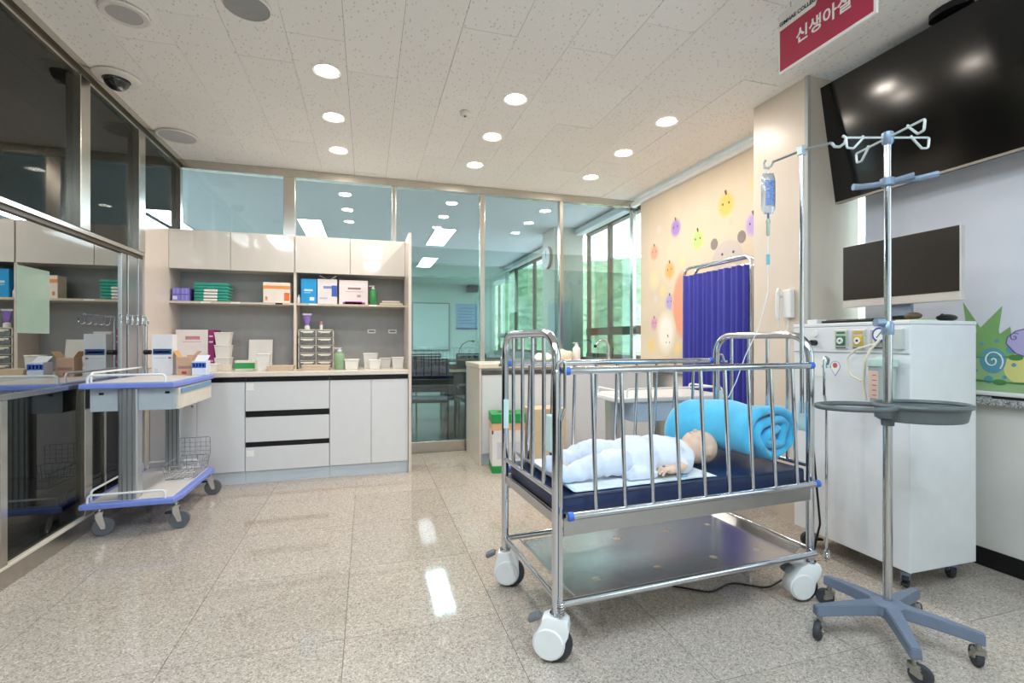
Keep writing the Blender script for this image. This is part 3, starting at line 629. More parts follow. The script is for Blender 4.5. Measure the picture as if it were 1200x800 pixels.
tr = make_trolley('blue edged ward trolley with side drawer beside the glass partition', (-1.295, 3.685, 0), 0)
# hanger with hooks on a pole, clamped to the trolley
t = thing('hook_rail', 'steel hook rail on a thin pole behind the blue trolley', 'hook rail', (-1.478, 3.985, 0.8756))
MB().tube([(0, 0, 0.002), (0, 0, 0.375)], 0.0085, 10).obj('pole', CHROME, t)
MB().cyl((-0.0, -0.012, 0.16), (0.035, -0.012, 0.16), 0.016, n=14).ell((0.0, -0.0, 0.16), (0.018, 0.018, 0.02), 12, 8).obj('clamp_knob', BLACK, t)
MB().tube(fillet([(0, 0, 0.375), (0, 0, 0.402), (0, -0.38, 0.402)], 0.02), 0.005, 8).obj('rail', CHROME, t)
for k in range(5):
    y = -0.36 + 0.075 * k
    MB().tube([(0.006 - 0.004, y, 0.41), (0, y, 0.36), (0.006, y, 0.348), (0.018, y, 0.343), (0.03, y, 0.348), (0.036, y, 0.362), (0.036, y, 0.38)], 0.0034, 6).obj('hook', CHROME, t)
# things on the trolley
ZTR = 0.8757
carton('medicine_box', 'tall white carton with a dark blue band on the trolley', 'box', -1.437, -1.31, 3.965, 0.085, ZTR, ZTR + 0.285, 'E4E6EC', [(0.06, 0.94, 0.50, 0.64, '2D4F86'), (0.12, 0.85, 0.545, 0.585, '9FB4D6'), (0.78, 0.92, 0.40, 0.44, 'B5566A'), (0.1, 0.7, 0.41, 0.425, 'B9BCC8'), (0.12, 0.3, 0.05, 0.16, 'D2D5E0')])
b = carton('mask_box', 'open brown printed box with flaps up on the trolley', 'box', -1.275, -1.175, 3.93, 0.10, ZTR, ZTR + 0.125, 'CFA98F', [(0.1, 0.9, 0.35, 0.5, 'A77F80'), (0.3, 0.6, 0.05, 0.2, 'C2414E')])
for s, a, c in ((-1, 1.0, 'D9A566'), (1, -0.9, 'E2C59E')): MB().obox((s * 0.06, 0.0, 0.148), (0.05, 0.10, 0.002), Matrix.Rotation(a, 3, 'Y')).obj('flap', mat('card_' + c, c), b)
b = carton('mask_box', 'low white box with blue lettering band on the trolley edge', 'box', -1.155, -1.07, 3.84, 0.10, ZTR, ZTR + 0.10, 'DCE3F2', [(0.0, 1.0, 0.52, 0.88, '2F5FCB'), (0.1, 0.2, 0.6, 0.8, 'DCE3F2'), (0.32, 0.42, 0.6, 0.8, 'DCE3F2'), (0.54, 0.64, 0.6, 0.8, 'DCE3F2'), (0.76, 0.86, 0.6, 0.8, 'DCE3F2')])
MB().obox((0, 0.02, 0.115), (0.078, 0.09, 0.002), Matrix.Rotation(0.5, 3, 'X')).obj('flap', mat('card_DCE3F2', 'DCE3F2'), b)
# wire basket on the lower shelf
wbk = thing('wire_basket', 'chromed wire basket on the lower shelf of the blue trolley', 'basket', (-1.175, 3.83, 0.2022))
def rect(z, x0, x1, y0, y1): return fillet([(x0, y0, z), (x1, y0, z), (x1, y1, z), (x0, y1, z)], 0.012, 3, True)
MB().tube(rect(0.095, -0.10, 0.09, -0.16, 0.16), 0.0035, 6, True).tube(rect(0.05, -0.095, 0.085, -0.155, 0.155), 0.002, 6, True).tube(rect(0.004, -0.085, 0.075, -0.14, 0.14), 0.003, 6, True).obj('rim', CHROME, wbk)
m = MB()
for k in range(9):
    y = -0.14 + 0.035 * k
    m.tube([(-0.10, y * 1.1, 0.095), (-0.085, y, 0.004), (0.075, y, 0.004), (0.09, y * 1.1, 0.095)], 0.0018, 5)
for k in range(6):
    x = -0.085 + 0.032 * k
    m.tube([(x * 1.1, -0.16, 0.095), (x, -0.14, 0.004), (x, 0.14, 0.004), (x * 1.1, 0.16, 0.095)], 0.0018, 5)
m.obj('wire_mesh', CHROME, wbk)
m = MB().tube(fillet([(-0.10, 0.16, 0.095), (-0.10, 0.16, 0.22), (0.09, 0.16, 0.22), (0.09, 0.16, 0.095)], 0.01, 3), 0.003, 6)
for k in range(5): m.tube([(-0.07 + 0.033 * k, 0.16, 0.095), (-0.07 + 0.033 * k, 0.16, 0.22)], 0.0018, 5)
for k in range(3): m.tube([(-0.10, 0.16, 0.125 + 0.03 * k), (0.09, 0.16, 0.125 + 0.03 * k)], 0.0018, 5)
m.obj('raised_back', CHROME, wbk)
# pale green notice stuck on the mirrored glass
nt_ = MB().box((XL + 0.0004, 2.84, 1.15), (XL + 0.0014, 3.085, 1.47)).obj('notice_sheet', mat('pale_green_sheet', 'B6D2C4', 0.5)); MATS['pale_green_sheet'].node_tree.nodes['Principled BSDF'].inputs['Alpha'].default_value = 0.42; tag(nt_, 'pale green translucent sheet stuck on the mirrored glass', 'notice')
# ================================================================ RIGHT SIDE
def soft(name, inner, base, edge=0.55):
    """flat print whose colour thins out towards its rim, like watercolour"""
    if name in MATS: return MATS[name]
    m = bpy.data.materials.new(name); m.use_nodes = True; nt = m.node_tree; N = nt.nodes; L = nt.links; b = N['Principled BSDF']
    tc = N.new('ShaderNodeTexCoord'); sb = N.new('ShaderNodeVectorMath'); sb.operation = 'SUBTRACT'; sb.inputs[1].default_value = (0.5, 0.5, 0.5); L.new(tc.outputs['Generated'], sb.inputs[0])
    mp = N.new('ShaderNodeVectorMath'); mp.operation = 'MULTIPLY'; mp.inputs[1].default_value = (0, 2, 2); L.new(sb.outputs['Vector'], mp.inputs[0])
    ln = N.new('ShaderNodeVectorMath'); ln.operation = 'LENGTH'; L.new(mp.outputs['Vector'], ln.inputs[0])
    r = N.new('ShaderNodeValToRGB'); r.color_ramp.elements[0].position = edge; r.color_ramp.elements[1].position = 1.0
    r.color_ramp.elements[0].color = (*lin(hx(inner)), 1); r.color_ramp.elements[1].color = (*lin(hx(base)), 1)
    L.new(ln.outputs['Value'], r.inputs['Fac']); L.new(r.outputs['Color'], b.inputs['Base Color']); b.inputs['Roughness'].default_value = 0.7
    MATS[name] = m; return m
def oval(n=28): return [(math.cos(2 * math.pi * i / n), math.sin(2 * math.pi * i / n)) for i in range(n)]
def print_poly(parent, poly, x, m, name='print'):
    return MB().prism(poly, x - 0.0004, x, 'X').obj(name, m, parent)
layer = [0]
def blob(parent, X, y, z, ry, rz, m, name='print', rot=0.0):
    layer[0] += 1; x = X - 0.00004 * (layer[0] % 40)
    return print_poly(parent, [(y + ry * a * math.cos(rot) - rz * b * math.sin(rot), z + ry * a * math.sin(rot) + rz * b * math.cos(rot)) for a, b in oval()], x, m, name)
# ---- printed roller blind over the left window
MB_ = 'DDCDB8'
bl = thing('roller_blind', 'cream roller blind printed with fruit faces and a bear', 'roller blind', (0, 0, 0))
MB().box((2.879, 2.715, 0.86), (2.881, 4.71, 2.62)).obj('fabric', mat('mural_fabric', MB_, 0.75, 0, 0.07, 1.6), bl)
MB().box((2.84, 2.715, 2.615), (2.90, 4.87, 2.665), 0.012).obj('head_rail', WPL, bl)
MB().cyl((2.88, 2.715, 0.855), (2.88, 4.71, 0.855), 0.011, n=12).obj('bottom_bar', WPL, bl)
MX = 2.8785
for (y, z, r_, c, f) in ((3.387, 2.252, 0.115, 'EFC46A', 1), (4.079, 2.214, 0.095, 'A98BCF', 1), (3.748, 2.032, 0.10, 'BFD588', 1), (4.446, 2.037, 0.085, 'F0A98E', 1), (4.177, 1.813, 0.095, 'F2B36E', 1),
                      (4.177, 1.499, 0.085, 'B6A6D8', 1), (4.446, 1.297, 0.075, 'D8A0C0', 1), (4.205, 1.093, 0.08, 'F3C177', 1), (3.328, 2.10, 0.05, 'F2C2AE', 0), (3.087, 2.02, 0.10, 'B9A0D8', 1), (3.62, 2.27, 0.045, 'F0CDBB', 0),
                      (4.36, 2.26, 0.045, 'DCCFE0', 0), (3.08, 2.33, 0.07, 'F3CF95', 0), (4.30, 1.62, 0.06, 'F2D58E', 0), (4.42, 1.55, 0.05, 'DFD0DC', 0), (3.98, 1.87, 0.06, 'CBDB9A', 0), (4.5, 1.07, 0.09, 'EBCB7A', 0), (4.05, 1.05, 0.09, 'EFD48C', 0), (4.45, 1.75, 0.12, 'EFDCAC', 0)):
    b = blob(bl, MX, y, z, r_, r_ * 1.1, soft('wash_' + c + str(f), c, MB_, 0.55 if f else 0.1), 'fruit_print')
    if f:
        for dy in (-0.32, 0.32): print_poly(b, [(y + r_ * (dy + 0.07 * a), z + r_ * 0.1 * (1 + b2)) for a, b2 in oval(10)], MX - 0.0022, INK, 'eye_print')
        print_poly(b, [(y + r_ * 0.02, z + r_ * 0.7), (y + r_ * 0.16, z + r_ * 1.05), (y - r_ * 0.04, z + r_ * 1.1), (y - r_ * 0.12, z + r_ * 0.75)], MX - 0.0022, mat('stem_print', '6E5A4A', 0.7), 'stem_print')
# big orange balloon, white cloud and grey bear
blob(bl, MX, 3.97, 1.46, 0.17, 0.34, soft('wash_balloon', 'F0A287', MB_, 0.8), 'balloon_print')
blob(bl, MX, 4.24, 1.20, 0.17, 0.24, soft('wash_cloud', 'F3EDE4', MB_, 0.5), 'cloud_print')
be = blob(bl, MX, 3.37, 1.80, 0.20, 0.17, soft('wash_bear', 'C9BFBA', MB_, 0.85), 'bear_print')
blob(bl, MX, 3.36, 1.62, 0.16, 0.14, soft('wash_bear2', 'CFC2CF', MB_, 0.8), 'bear_print')
for dy in (-0.16, 0.16): print_poly(be, [(3.37 + dy + 0.045 * a, 1.95 + 0.05 * b) for a, b in oval(16)], MX - 0.0022, mat('bear_ear', '8F8480', 0.7), 'ear_print')
for dy in (-0.07, 0.06): print_poly(be, [(3.37 + dy + 0.012 * a, 1.845 + 0.012 * b) for a, b in oval(10)], MX - 0.0022, INK, 'eye_print')
# ---- printed roller blind over the right window
bl2 = thing('roller_blind', 'pale lilac roller blind printed with a green meadow and swirl flower', 'roller blind', (0, 0, 0))
MB().box((2.897, 0.45, 0.868), (2.899, 2.215, 2.62)).obj('fabric', mat('lilac_fabric', 'DCDFEA', 0.7, 0, 0.02, 2), bl2)
MB().box((2.86, 0.43, 2.615), (2.92, 2.25, 2.665), 0.012).obj('head_rail', WPL, bl2)
MB().box((2.888, 0.45, 0.848), (2.908, 2.215, 0.868), 0.006).obj('bottom_bar', WPL, bl2)
RX = 2.8968
GRN = mat('meadow_print', '9CC08C', 0.7, 0, 0.06, 4)
GR2 = mat('grass_blade_print', '7FAE6C', 0.7, 0, 0.08, 6); YEL = mat('yellow_print', 'DDD98A', 0.7); TEAL = mat('teal_print', '5E9FB4', 0.7); LIL = mat('lilac_print', 'B7AEDC', 0.7); PVI = mat('violet_line', '6A5A9C', 0.7); DGR = mat('dark_green_line', '4E8A4C', 0.7)
me_ = print_poly(bl2, [(2.2, 0.87), (2.2, 1.08), (1.9, 1.16), (1.72, 1.17), (1.5, 1.11), (1.2, 1.05), (0.46, 1.02), (0.46, 0.87)], RX, GRN, 'meadow_print')
for gi, (y, z, w, h, lean) in enumerate(((1.66, 1.09, 0.05, 0.22, 0.05), (1.60, 1.10, 0.06, 0.18, -0.05), (1.72, 1.08, 0.05, 0.12, 0.02), (1.55, 1.08, 0.06, 0.10, -0.03), (1.85, 1.1, 0.05, 0.12, 0.03), (2.0, 1.1, 0.05, 0.1, 0.0))):
    print_poly(bl2, [(y - w, z - 0.06), (y + w, z - 0.06), (y + w * 0.7, z + h * 0.4), (y + lean, z + h), (y - w * 0.6, z + h * 0.35)], RX - 0.0006 - 0.00025 * gi, GR2, 'grass_print')
for (y, z, r_) in ((1.76, 1.13, 0.06), (1.68, 1.165, 0.028), (1.47, 0.985, 0.075)): blob(bl2, RX - 0.0006, y, z, r_, r_, YEL, 'flower_print')
fl_ = blob(bl2, RX - 0.0012, 1.587, 1.019, 0.052, 0.062, TEAL, 'swirl_flower_print')
pts = [(RX - 0.003, 1.587 + 0.0042 * a * math.cos(a), 1.019 + 0.005 * a * math.sin(a)) for a in [k * 0.25 for k in range(1, 42)]]
MB().tube(pts, 0.0035, 5).obj('swirl_line', mat('white_print', 'EEF2F0', 0.7), fl_)
for k in range(8):
    a = k * math.pi / 4 + 0.2; rr_ = 0.018 if k % 3 == 0 else 0.009
    blob(bl2, RX - 0.0008, 1.587 + 0.082 * math.cos(a), 1.019 + 0.095 * math.sin(a), rr_, rr_, TEAL, 'dot_print')
pp = print_poly(bl2, [(1.53, 1.13), (1.535, 1.10), (1.50, 1.055), (1.44, 1.03), (1.2, 1.03), (1.2, 1.2), (1.46, 1.17), (1.50, 1.155)], RX - 0.0024, LIL, 'snail_print')
MB().tube([(RX - 0.003, y, z) for y, z in ((1.20, 1.172), (1.46, 1.17), (1.50, 1.158), (1.53, 1.13), (1.535, 1.10), (1.50, 1.055), (1.44, 1.03), (1.2, 1.03))], 0.0025, 5).obj('outline_print', PVI, pp)
MB().tube([(RX - 0.003, 1.505 + 0.0022 * a * math.cos(a), 1.13 + 0.0025 * a * math.sin(a)) for a in [k * 0.3 for k in range(1, 30)]], 0.0022, 5).obj('outline_print', PVI, pp)
for z0, z1 in ((0.93, 0.905), (0.905, 0.925)): MB().tube([(RX - 0.0015, 2.0, z0 + 0.02), (RX - 0.0015, 1.6, (z0 + z1) / 2), (RX - 0.0015, 1.2, z1)], 0.0025, 5).obj('vine_print', DGR, bl2)
MB().tube([(RX - 0.0015, 2.0, 1.03), (RX - 0.0015, 1.68, 1.03), (RX - 0.0015, 1.4, 1.045)], 0.0025, 5).obj('vine_print', DGR, bl2)
for y, z in ((1.72, 0.925), (1.56, 0.915), (1.50, 1.035)): blob(bl2, RX - 0.001, y, z, 0.028, 0.014, DGR, 'leaf_print')
blob(bl2, RX + 0.0006, 1.05, 1.5, 0.55, 0.5, soft('wash_sky', 'CBD6E8', 'DCDFEA', 0.3), 'cloud_print')

# ---- wall television, tilted down
tv = thing('television', 'large black flat television tilted down beside the column', 'television', (2.75, 2.295, 1.948))
tilt = math.atan2(0.121, 0.694); tv.rotation_euler = (0, -tilt, 0)
MB().box((0.0, -1.26, 0.0), (0.045, 0, 0.705), 0.006).obj('casing', BLACK, tv)
MB().box((-0.004, -1.258, 0.012), (0.001, -0.002, 0.703)).obj('screen', mat('tv_screen', '0A090A', 0.12, 0, 0.02, spec=0.6), tv)
MB().box((-0.005, -1.26, 0.0), (0.02, 0, 0.012), 0.002).obj('bottom_strip', mat('silver_trim', 'C2B8AC', 0.3, 0.7), tv)
MB().box((0.044, -0.85, 0.2), (0.075, -0.4, 0.55), 0.004).obj('mount_plate', BLACK, tv)
MB().box((0.05, -0.68, 0.50), (0.09, -0.60, 0.72), 0.003).obj('mount_arm', BLACK, tv)
hb = MB().prism([(2.66 + 0.055 * a, 1.62 + 0.09 * b) for a, b in oval(20)], 2.668, 2.6985).obj('ceiling_bracket', BLACK); tag(hb, 'black oval bracket on the ceiling above the television', 'bracket')

# ---- hanging room sign
RED = mat('sign_red', 'B02A4A', 0.4, 0, 0.03); NVY = mat('sign_navy', '1E2A4A', 0.5)
sg = thing('room_sign', 'red and white hanging room sign with white lettering', 'sign', (1.9, 1.638, 2.386))
MB().box((-0.005, -0.234, 0), (0.006, 0.234, 0.285), 0.002).obj('board', WHITE, sg)
MB().prism([(-0.222, 0.013), (0.226, 0.013), (0.226, 0.205), (0.035, 0.205), (0.012, 0.245), (-0.004, 0.273), (-0.222, 0.273)], -0.0062, -0.0048, 'X').obj('red_field', RED, sg)
Mx = lambda y, z: Matrix.Translation((-0.0066, y, z)) @ Matrix(((0, 0, -1, 0), (-1, 0, 0, 0), (0, 1, 0, 0), (0, 0, 0, 1)))
text_part('신생아실', 0.074, WHITE, sg, Mx(0.0, 0.118), bold=0.0016)
text_part('GIMHAE COLLEGE', 0.0255, NVY, sg, Mx(0.124, 0.234), bold=0.0005)
for y in (-0.17, 0.17): MB().cyl((0, y, 0.284), (0, y, 0.3125), 0.003, n=8).obj('hanger', STEEL, sg)

# ---- wall phone on the column
ph = thing('wall_phone', 'white wall phone with handset on the cream column', 'phone', (2.5295, 2.42, 1.257))
MB().box((-0.035, -0.046, 0), (0, 0.02, 0.175), 0.006).obj('base', WPL, ph)
MB().tube(fillet([(-0.045, 0.036, 0.0), (-0.052, 0.036, 0.02), (-0.052, 0.036, 0.16), (-0.04, 0.036, 0.185)], 0.02), 0.012, 8).obj('handset', WPL, ph)
MB().box((-0.04, 0.018, 0.13), (0, 0.05, 0.145), 0.003).obj('cradle', WPL, ph)
MB().tube([(-0.045, 0.036, 0.0), (-0.035, 0.045, -0.06), (-0.02, 0.03, -0.10), (-0.012, 0.0, -0.07), (-0.012, -0.005, 0.0)], 0.003, 6).obj('cord', WPL, ph)

# ---- console cart with medical gas panel
cc = thing('console_cart', 'tall white console cart with gas outlets and gauge on its front', 'cart', (2.471, 1.83, 0))
CW = mat('console_white', 'E6E9EE', 0.35, 0, 0.02); hx2, hy2 = 0.209, 0.30
MB().box((-hx2, -hy2, 0.10), (hx2, hy2, 1.185), 0.004).obj('body', CW, cc)
MB().box((-hx2 - 0.004, -hy2 - 0.002, 1.185), (hx2 + 0.002, hy2 + 0.002, 1.203), 0.004).obj('top_plate', CW, cc)
fx = -hx2
MB().box((fx - 0.003, -hy2 + 0.002, 1.058), (fx + 0.001, hy2 - 0.002, 1.18), 0.001).obj('upper_panel', CW, cc)
MB().box((fx - 0.0035, -hy2 + 0.002, 1.054), (fx + 0.001, hy2 - 0.002, 1.058)).obj('panel_joint', mat('joint_grey', 'A4A8AE', 0.5), cc)
def outlet(y0, y1, c, nm):
    o = MB().box((fx - 0.012, y0, 1.073), (fx - 0.002, y1, 1.168), 0.003).obj('gas_outlet', mat('outlet_plate', 'CFCFC8', 0.35, 0.3), cc); yc = (y0 + y1) / 2
    MB().box((fx - 0.016, yc - 0.024, 1.09), (fx - 0.011, yc + 0.024, 1.138), 0.003).obj('colour_plate', mat('outlet_' + c, c, 0.4), o)
    MB().lathe([(0.016, -0.004), (0.016, 0.0), (0.006, 0.0), (0.006, -0.004)], (fx - 0.017, yc, 1.114), 18, 'X').obj('socket', WPL, o)
    MB().box((fx - 0.013, yc - 0.022, 1.148), (fx - 0.0115, yc + 0.022, 1.158)).obj('print', mat('outlet_' + c, c, 0.4), o)
    MB().box((fx - 0.013, yc - 0.026, 1.077), (fx - 0.0115, yc + 0.026, 1.083)).obj('print', INK, o)
outlet(-0.02, 0.048, '2F7D54', 'o'); outlet(-0.109, -0.041, 'D8B52E', 'o'); outlet(-0.20, -0.13, 'BDBDB6', 'o')
g_ = MB().cyl((fx - 0.03, -0.188, 1.141), (fx - 0.002, -0.188, 1.141), 0.034, n=28).obj('gauge', mat('gauge_violet', '5D4FA6', 0.35), cc)
MB().cyl((fx - 0.032, -0.188, 1.141), (fx - 0.029, -0.188, 1.141), 0.025, n=24).obj('dial', WPL, g_)
MB().obox((fx - 0.0325, -0.188, 1.141), (0.001, 0.004, 0.036), Matrix.Rotation(0.7, 3, 'X')).obj('needle', INK, g_)
MB().cyl((fx - 0.012, 0.165, 1.15), (fx - 0.002, 0.165, 1.15), 0.016, n=20).obj('small_gauge', WPL, cc)
MB().cyl((fx - 0.03, 0.165, 1.103), (fx - 0.002, 0.165, 1.103), 0.015, n=18).obj('knob', BLACK, cc)
bd = MB().prism([(0.053 + 0.027 * math.cos(R(a)), 0.985 + 0.027 * math.sin(R(a))) for a in range(-30, 211, 15)] + [(0.053, 0.935)], fx - 0.0012, fx + 0.0005, 'X').obj('drop_badge', mat('badge_rim', '8A94C8', 0.5), cc)
MB().prism([(0.053 + 0.024 * math.cos(R(a)), 0.985 + 0.024 * math.sin(R(a))) for a in range(-30, 211, 15)] + [(0.053, 0.941)], fx - 0.0018, fx - 0.001, 'X').obj('badge_face', PAPER, bd)
MB().cyl((fx - 0.0024, 0.053, 0.99), (fx - 0.0016, 0.053, 0.99), 0.013, n=18).obj('badge_print', mat('badge_red', 'C25A50', 0.6), bd)
MB().box((fx - 0.0012, 0.12, 0.93), (fx + 0.0002, 0.19, 1.02)).obj('paper_label', PAPER, cc)
# suction jar and hoses on the front
JAR = mat('clear_jar', 'D6E8E4', 0.1, 0, 0.03, trans=0.55)
j = MB().lathe([(0.04, 0.82), (0.045, 0.83), (0.052, 0.995), (0.054, 1.0)], (fx - 0.065, -0.228, 0), 24).obj('suction_jar', JAR, cc)
MB().lathe([(0.056, 1.0), (0.058, 1.005), (0.056, 1.03), (0.03, 1.038), (0.012, 1.045)], (fx - 0.065, -0.228, 0), 24).obj('jar_lid', mat('jar_lid', 'BFD9D2', 0.35), j)
MB().box((fx - 0.118, -0.245, 0.86), (fx - 0.113, -0.205, 0.98)).obj('jar_scale', mat('jar_scale', 'DDB9AC', 0.6), j)
for k in range(5): MB().box((fx - 0.1185, -0.240, 0.872 + 0.022 * k), (fx - 0.1165, -0.222, 0.875 + 0.022 * k)).obj('jar_scale_mark', INK, j)
MB().tube(fillet([(fx - 0.03, -0.19, 1.118), (fx - 0.05, -0.16, 1.07), (fx - 0.06, -0.145, 1.02), (fx - 0.05, -0.13, 0.90), (fx - 0.06, -0.15, 0.84)], 0.05), 0.0055, 8).obj('hose', mat('cream_hose', 'E2DBC8', 0.4), cc)
MB().tube(fillet([(fx - 0.02, -0.165, 1.10), (fx - 0.04, -0.09, 1.075), (fx - 0.045, -0.04, 1.03), (fx - 0.045, -0.06, 0.95), (fx - 0.05, -0.12, 0.925)], 0.04), 0.005, 8).obj('hose', MATS['cream_hose'], cc)
MB().box((fx - 0.02, -0.28, 1.075), (fx - 0.002, -0.235, 1.165), 0.003).obj('regulator', mat('regulator_grey', 'BFC8C6', 0.35), cc)
for i, (x, y) in enumerate(((-0.15, -0.24), (0.15, -0.24), (-0.15, 0.24), (0.15, 0.24))): caster(cc, x, y, 0.105, 0.038, 0.022, (0.5, 0.9, 2.8, 3.0)[i], 0.022, mat('caster_blue_grey', '8F9CB4', 0.4, 0.5), DARK, brake=(i in (0, 2)))
ZCC = 1.2035
# ---- monitor and desk things on the cart
mo = thing('monitor', 'wide flat monitor with thin silver bezel on the white cart', 'monitor', (2.45, 1.725, ZCC))
SIL = mat('monitor_silver', 'D3CBC4', 0.35, 0.3)
MB().box((0.0, -0.27, 0.085), (0.03, 0.272, 0.412), 0.004).obj('casing', SIL, mo)
MB().box((-0.002, -0.266, 0.125), (0.001, 0.268, 0.409)).obj('screen', mat('dark_screen', '2B2521', 0.25, 0, 0.02), mo)
MB().box((0.03, -0.05, 0.03), (0.05, 0.05, 0.25), 0.004).obj('stand_neck', mat('stand_blue_grey', '8E9CB0', 0.4, 0.4), mo)
MB().box((-0.02, -0.10, 0), (0.12, 0.10, 0.012), 0.004).box((0.034, -0.04, 0.01), (0.06, 0.04, 0.05)).obj('stand_foot', BLACK, mo)
kb = thing('keyboard', 'black keyboard lying on the white cart under the monitor', 'keyboard', (2.315, 1.83, ZCC))
MB().box((-0.045, -0.13, 0), (0.06, 0.14, 0.014), 0.004).obj('case', BLACK, kb)
for r_ in range(4):
    for q in range(11): MB().box((-0.035 + 0.022 * r_, -0.12 + 0.0225 * q, 0.013), (-0.017 + 0.022 * r_, -0.102 + 0.0225 * q, 0.017), 0.002, 1).obj('key', mat('key_black', '26272A', 0.5), kb)
pl = MB().box((-0.04, -0.03, 0), (0.04, 0.03, 0.022), 0.004).obj('white_case', WPL, None, loc=(2.315, 2.03, ZCC)); tag(pl, 'small white case at the far end of the cart top', 'case')
ms = thing('computer_mouse', 'black mouse on the near corner of the white cart', 'mouse', (2.60, 1.60, ZCC))
MB().ell((0, 0, 0.008), (0.055, 0.032, 0.017), 20, 10).obj('shell', BLACK, ms); MB().cyl((-0.03, -0.004, 0.021), (-0.03, 0.004, 0.021), 0.006, n=12).obj('wheel', DARK, ms)
ms.location.z = ZCC + 0.0095
md = MB().box((-0.06, -0.05, 0), (0.06, 0.05, 0.006), 0.002).obj('notepad', mat('pale_green_pad', 'C9D9A8', 0.6), None, loc=(2.40, 1.60, ZCC)); tag(md, 'pale green notepad on the front corner of the cart', 'notepad')
pn = MB().ell((0, 0, 0.017), (0.034, 0.034, 0.017), 16, 10).obj('tape_roll', mat('tan_black', '5E4A3A', 0.5), None, loc=(2.39, 1.605, ZCC + 0.0065)); tag(pn, 'small brown round case lying on the green notepad', 'case')
# things on the granite sill
t = thing('eyeglasses', 'black framed eyeglasses on the granite sill', 'glasses', (2.92, 1.69, 0.8355))
MB().tube([(0.0, 0.05 * math.cos(a) * .5 + 0.03, 0.022 + 0.018 * math.sin(a)) for a in [2 * math.pi * i / 16 for i in range(16)]], 0.003, 6, True).tube([(0.0, 0.05 * math.cos(a) * .5 - 0.03, 0.022 + 0.018 * math.sin(a)) for a in [2 * math.pi * i / 16 for i in range(16)]], 0.003, 6, True).obj('rims', BLACK, t)
for y in (0.055, -0.055): MB().tube([(0, y, 0.028), (0.06, y, 0.024), (0.09, y, 0.004)], 0.003, 6).obj('temple', BLACK, t)
t = thing('remote_control', 'long dark remote control lying on the granite sill', 'remote', (2.915, 1.515, 0.8355))
MB().box((-0.02, -0.08, 0), (0.02, 0.08, 0.018), 0.006).obj('case', mat('dark_remote', '1B221F', 0.4), t)
for q in range(5): MB().cyl((-0.006, -0.05 + 0.025 * q, 0.0175), (-0.006, -0.05 + 0.025 * q, 0.0195), 0.005, n=10).obj('button', DARK, t)

# ---- folding privacy screen
ps = thing('privacy_screen', 'folding screen with blue curtain on a steel frame', 'screen', (2.66, 3.25, 0))
for i, dx in enumerate((0.0, 0.075)):
    fr_ = MB().tube(fillet([(dx, -0.38 + 0.03 * i, 0.07), (dx, -0.38 + 0.03 * i, 1.74), (dx, 0.40 - 0.05 * i, 1.74), (dx, 0.40 - 0.05 * i, 0.07)], 0.09, 8), 0.0125, 10).obj('frame', CHROME, ps)
    MB().tube([(dx, -0.37 + 0.03 * i, 0.12), (dx, 0.39 - 0.05 * i, 0.12)], 0.009, 8).obj('lower_bar', CHROME, fr_)
    MB().tube([(dx - 0.004, -0.37 + 0.03 * i, 1.672), (dx - 0.004, 0.39 - 0.05 * i, 1.672)], 0.005, 8).obj('curtain_rod', CHROME, fr_)
    for y in (-0.38 + 0.03 * i, 0.40 - 0.05 * i): caster(ps, dx, y, 0.075, 0.022, 0.016, 0.4, 0.012)
VIO = mat('royal_blue_curtain', '3A3CA4', 0.65, 0, 0.06, 30, sheen=0.1)
MB().sheet(lambda u, v: (-0.014 + (0.010 + 0.012 * v) * math.sin(u * 75 + 1.2 * math.sin(u * 9)) + 0.006 * math.sin(u * 31), -0.365 + 0.75 * u, 1.675 - 1.09 * v), 180, 10).obj('curtain', VIO, ps, 180)
MB().sheet(lambda u, v: (0.061 + (0.010 + 0.010 * v) * math.sin(u * 70 + 1.0), -0.335 + 0.67 * u, 1.675 - 1.09 * v), 150, 6).obj('curtain', VIO, ps, 180)

# ---- sink cabinet by the back glass
sc_ = base_unit('sink_cabinet', 'low white sink cabinet behind the crib', 0.980, 2.75, 4.26, 4.84, [(0.985, 1.44, 0.10, 0.805), (1.44, 1.888, 0.10, 0.805), (1.888, 2.32, 0.10, 0.805), (2.32, 2.745, 0.10, 0.805)], ztop=0.868, chan=((0.81, 0.845),), cm=mat('brown_channel', '6E6660', 0.4, 0.4))
MB().box((0.962 - 1.865, -0.60, 0), (0.979 - 1.865, 0, 0.868), 0.001).obj('side_panel', CREAM, sc_)
wt = MB().box((0.955, 4.235, 0.8685), (2.86, 4.845, 0.91), 0.004).obj('worktop', mat('cream_worktop', 'E8DCCB', 0.25, 0, 0.02)); tag(wt, 'cream worktop with sink along the back glass', 'worktop')
sk = thing('sink', 'steel sink basin set in the cream worktop', 'sink', (2.38, 4.52, 0.9102))
MB().prism([(0.24 * a, 0.17 * b) for a, b in oval(32)], 0.0, 0.004, 'Z', 0.001).obj('rim', STEEL, sk)
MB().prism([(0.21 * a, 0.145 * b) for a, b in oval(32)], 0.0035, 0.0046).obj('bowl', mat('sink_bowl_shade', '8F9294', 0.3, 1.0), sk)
fa = thing('faucet', 'curved chrome faucet with lever standing at the sink', 'faucet', (2.50, 4.74, 0.9102))
MB().lathe([(0.03, 0), (0.03, 0.012), (0.018, 0.02), (0.016, 0.06)], n=20).obj('base', CHROME, fa)
pts = [(0, 0, 0.05)] + [(-0.075 + 0.075 * math.cos(a), -0.01, 0.12 + 0.10 * math.sin(a)) for a in [k * math.pi / 12 for k in range(0, 12)]] + [(-0.16, -0.012, 0.15)]
MB().tube(pts, 0.013, 10).obj('spout', CHROME, fa); MB().cyl((-0.16, -0.012, 0.135), (-0.16, -0.012, 0.165), 0.018, n=14).obj('aerator', BLACK, fa)
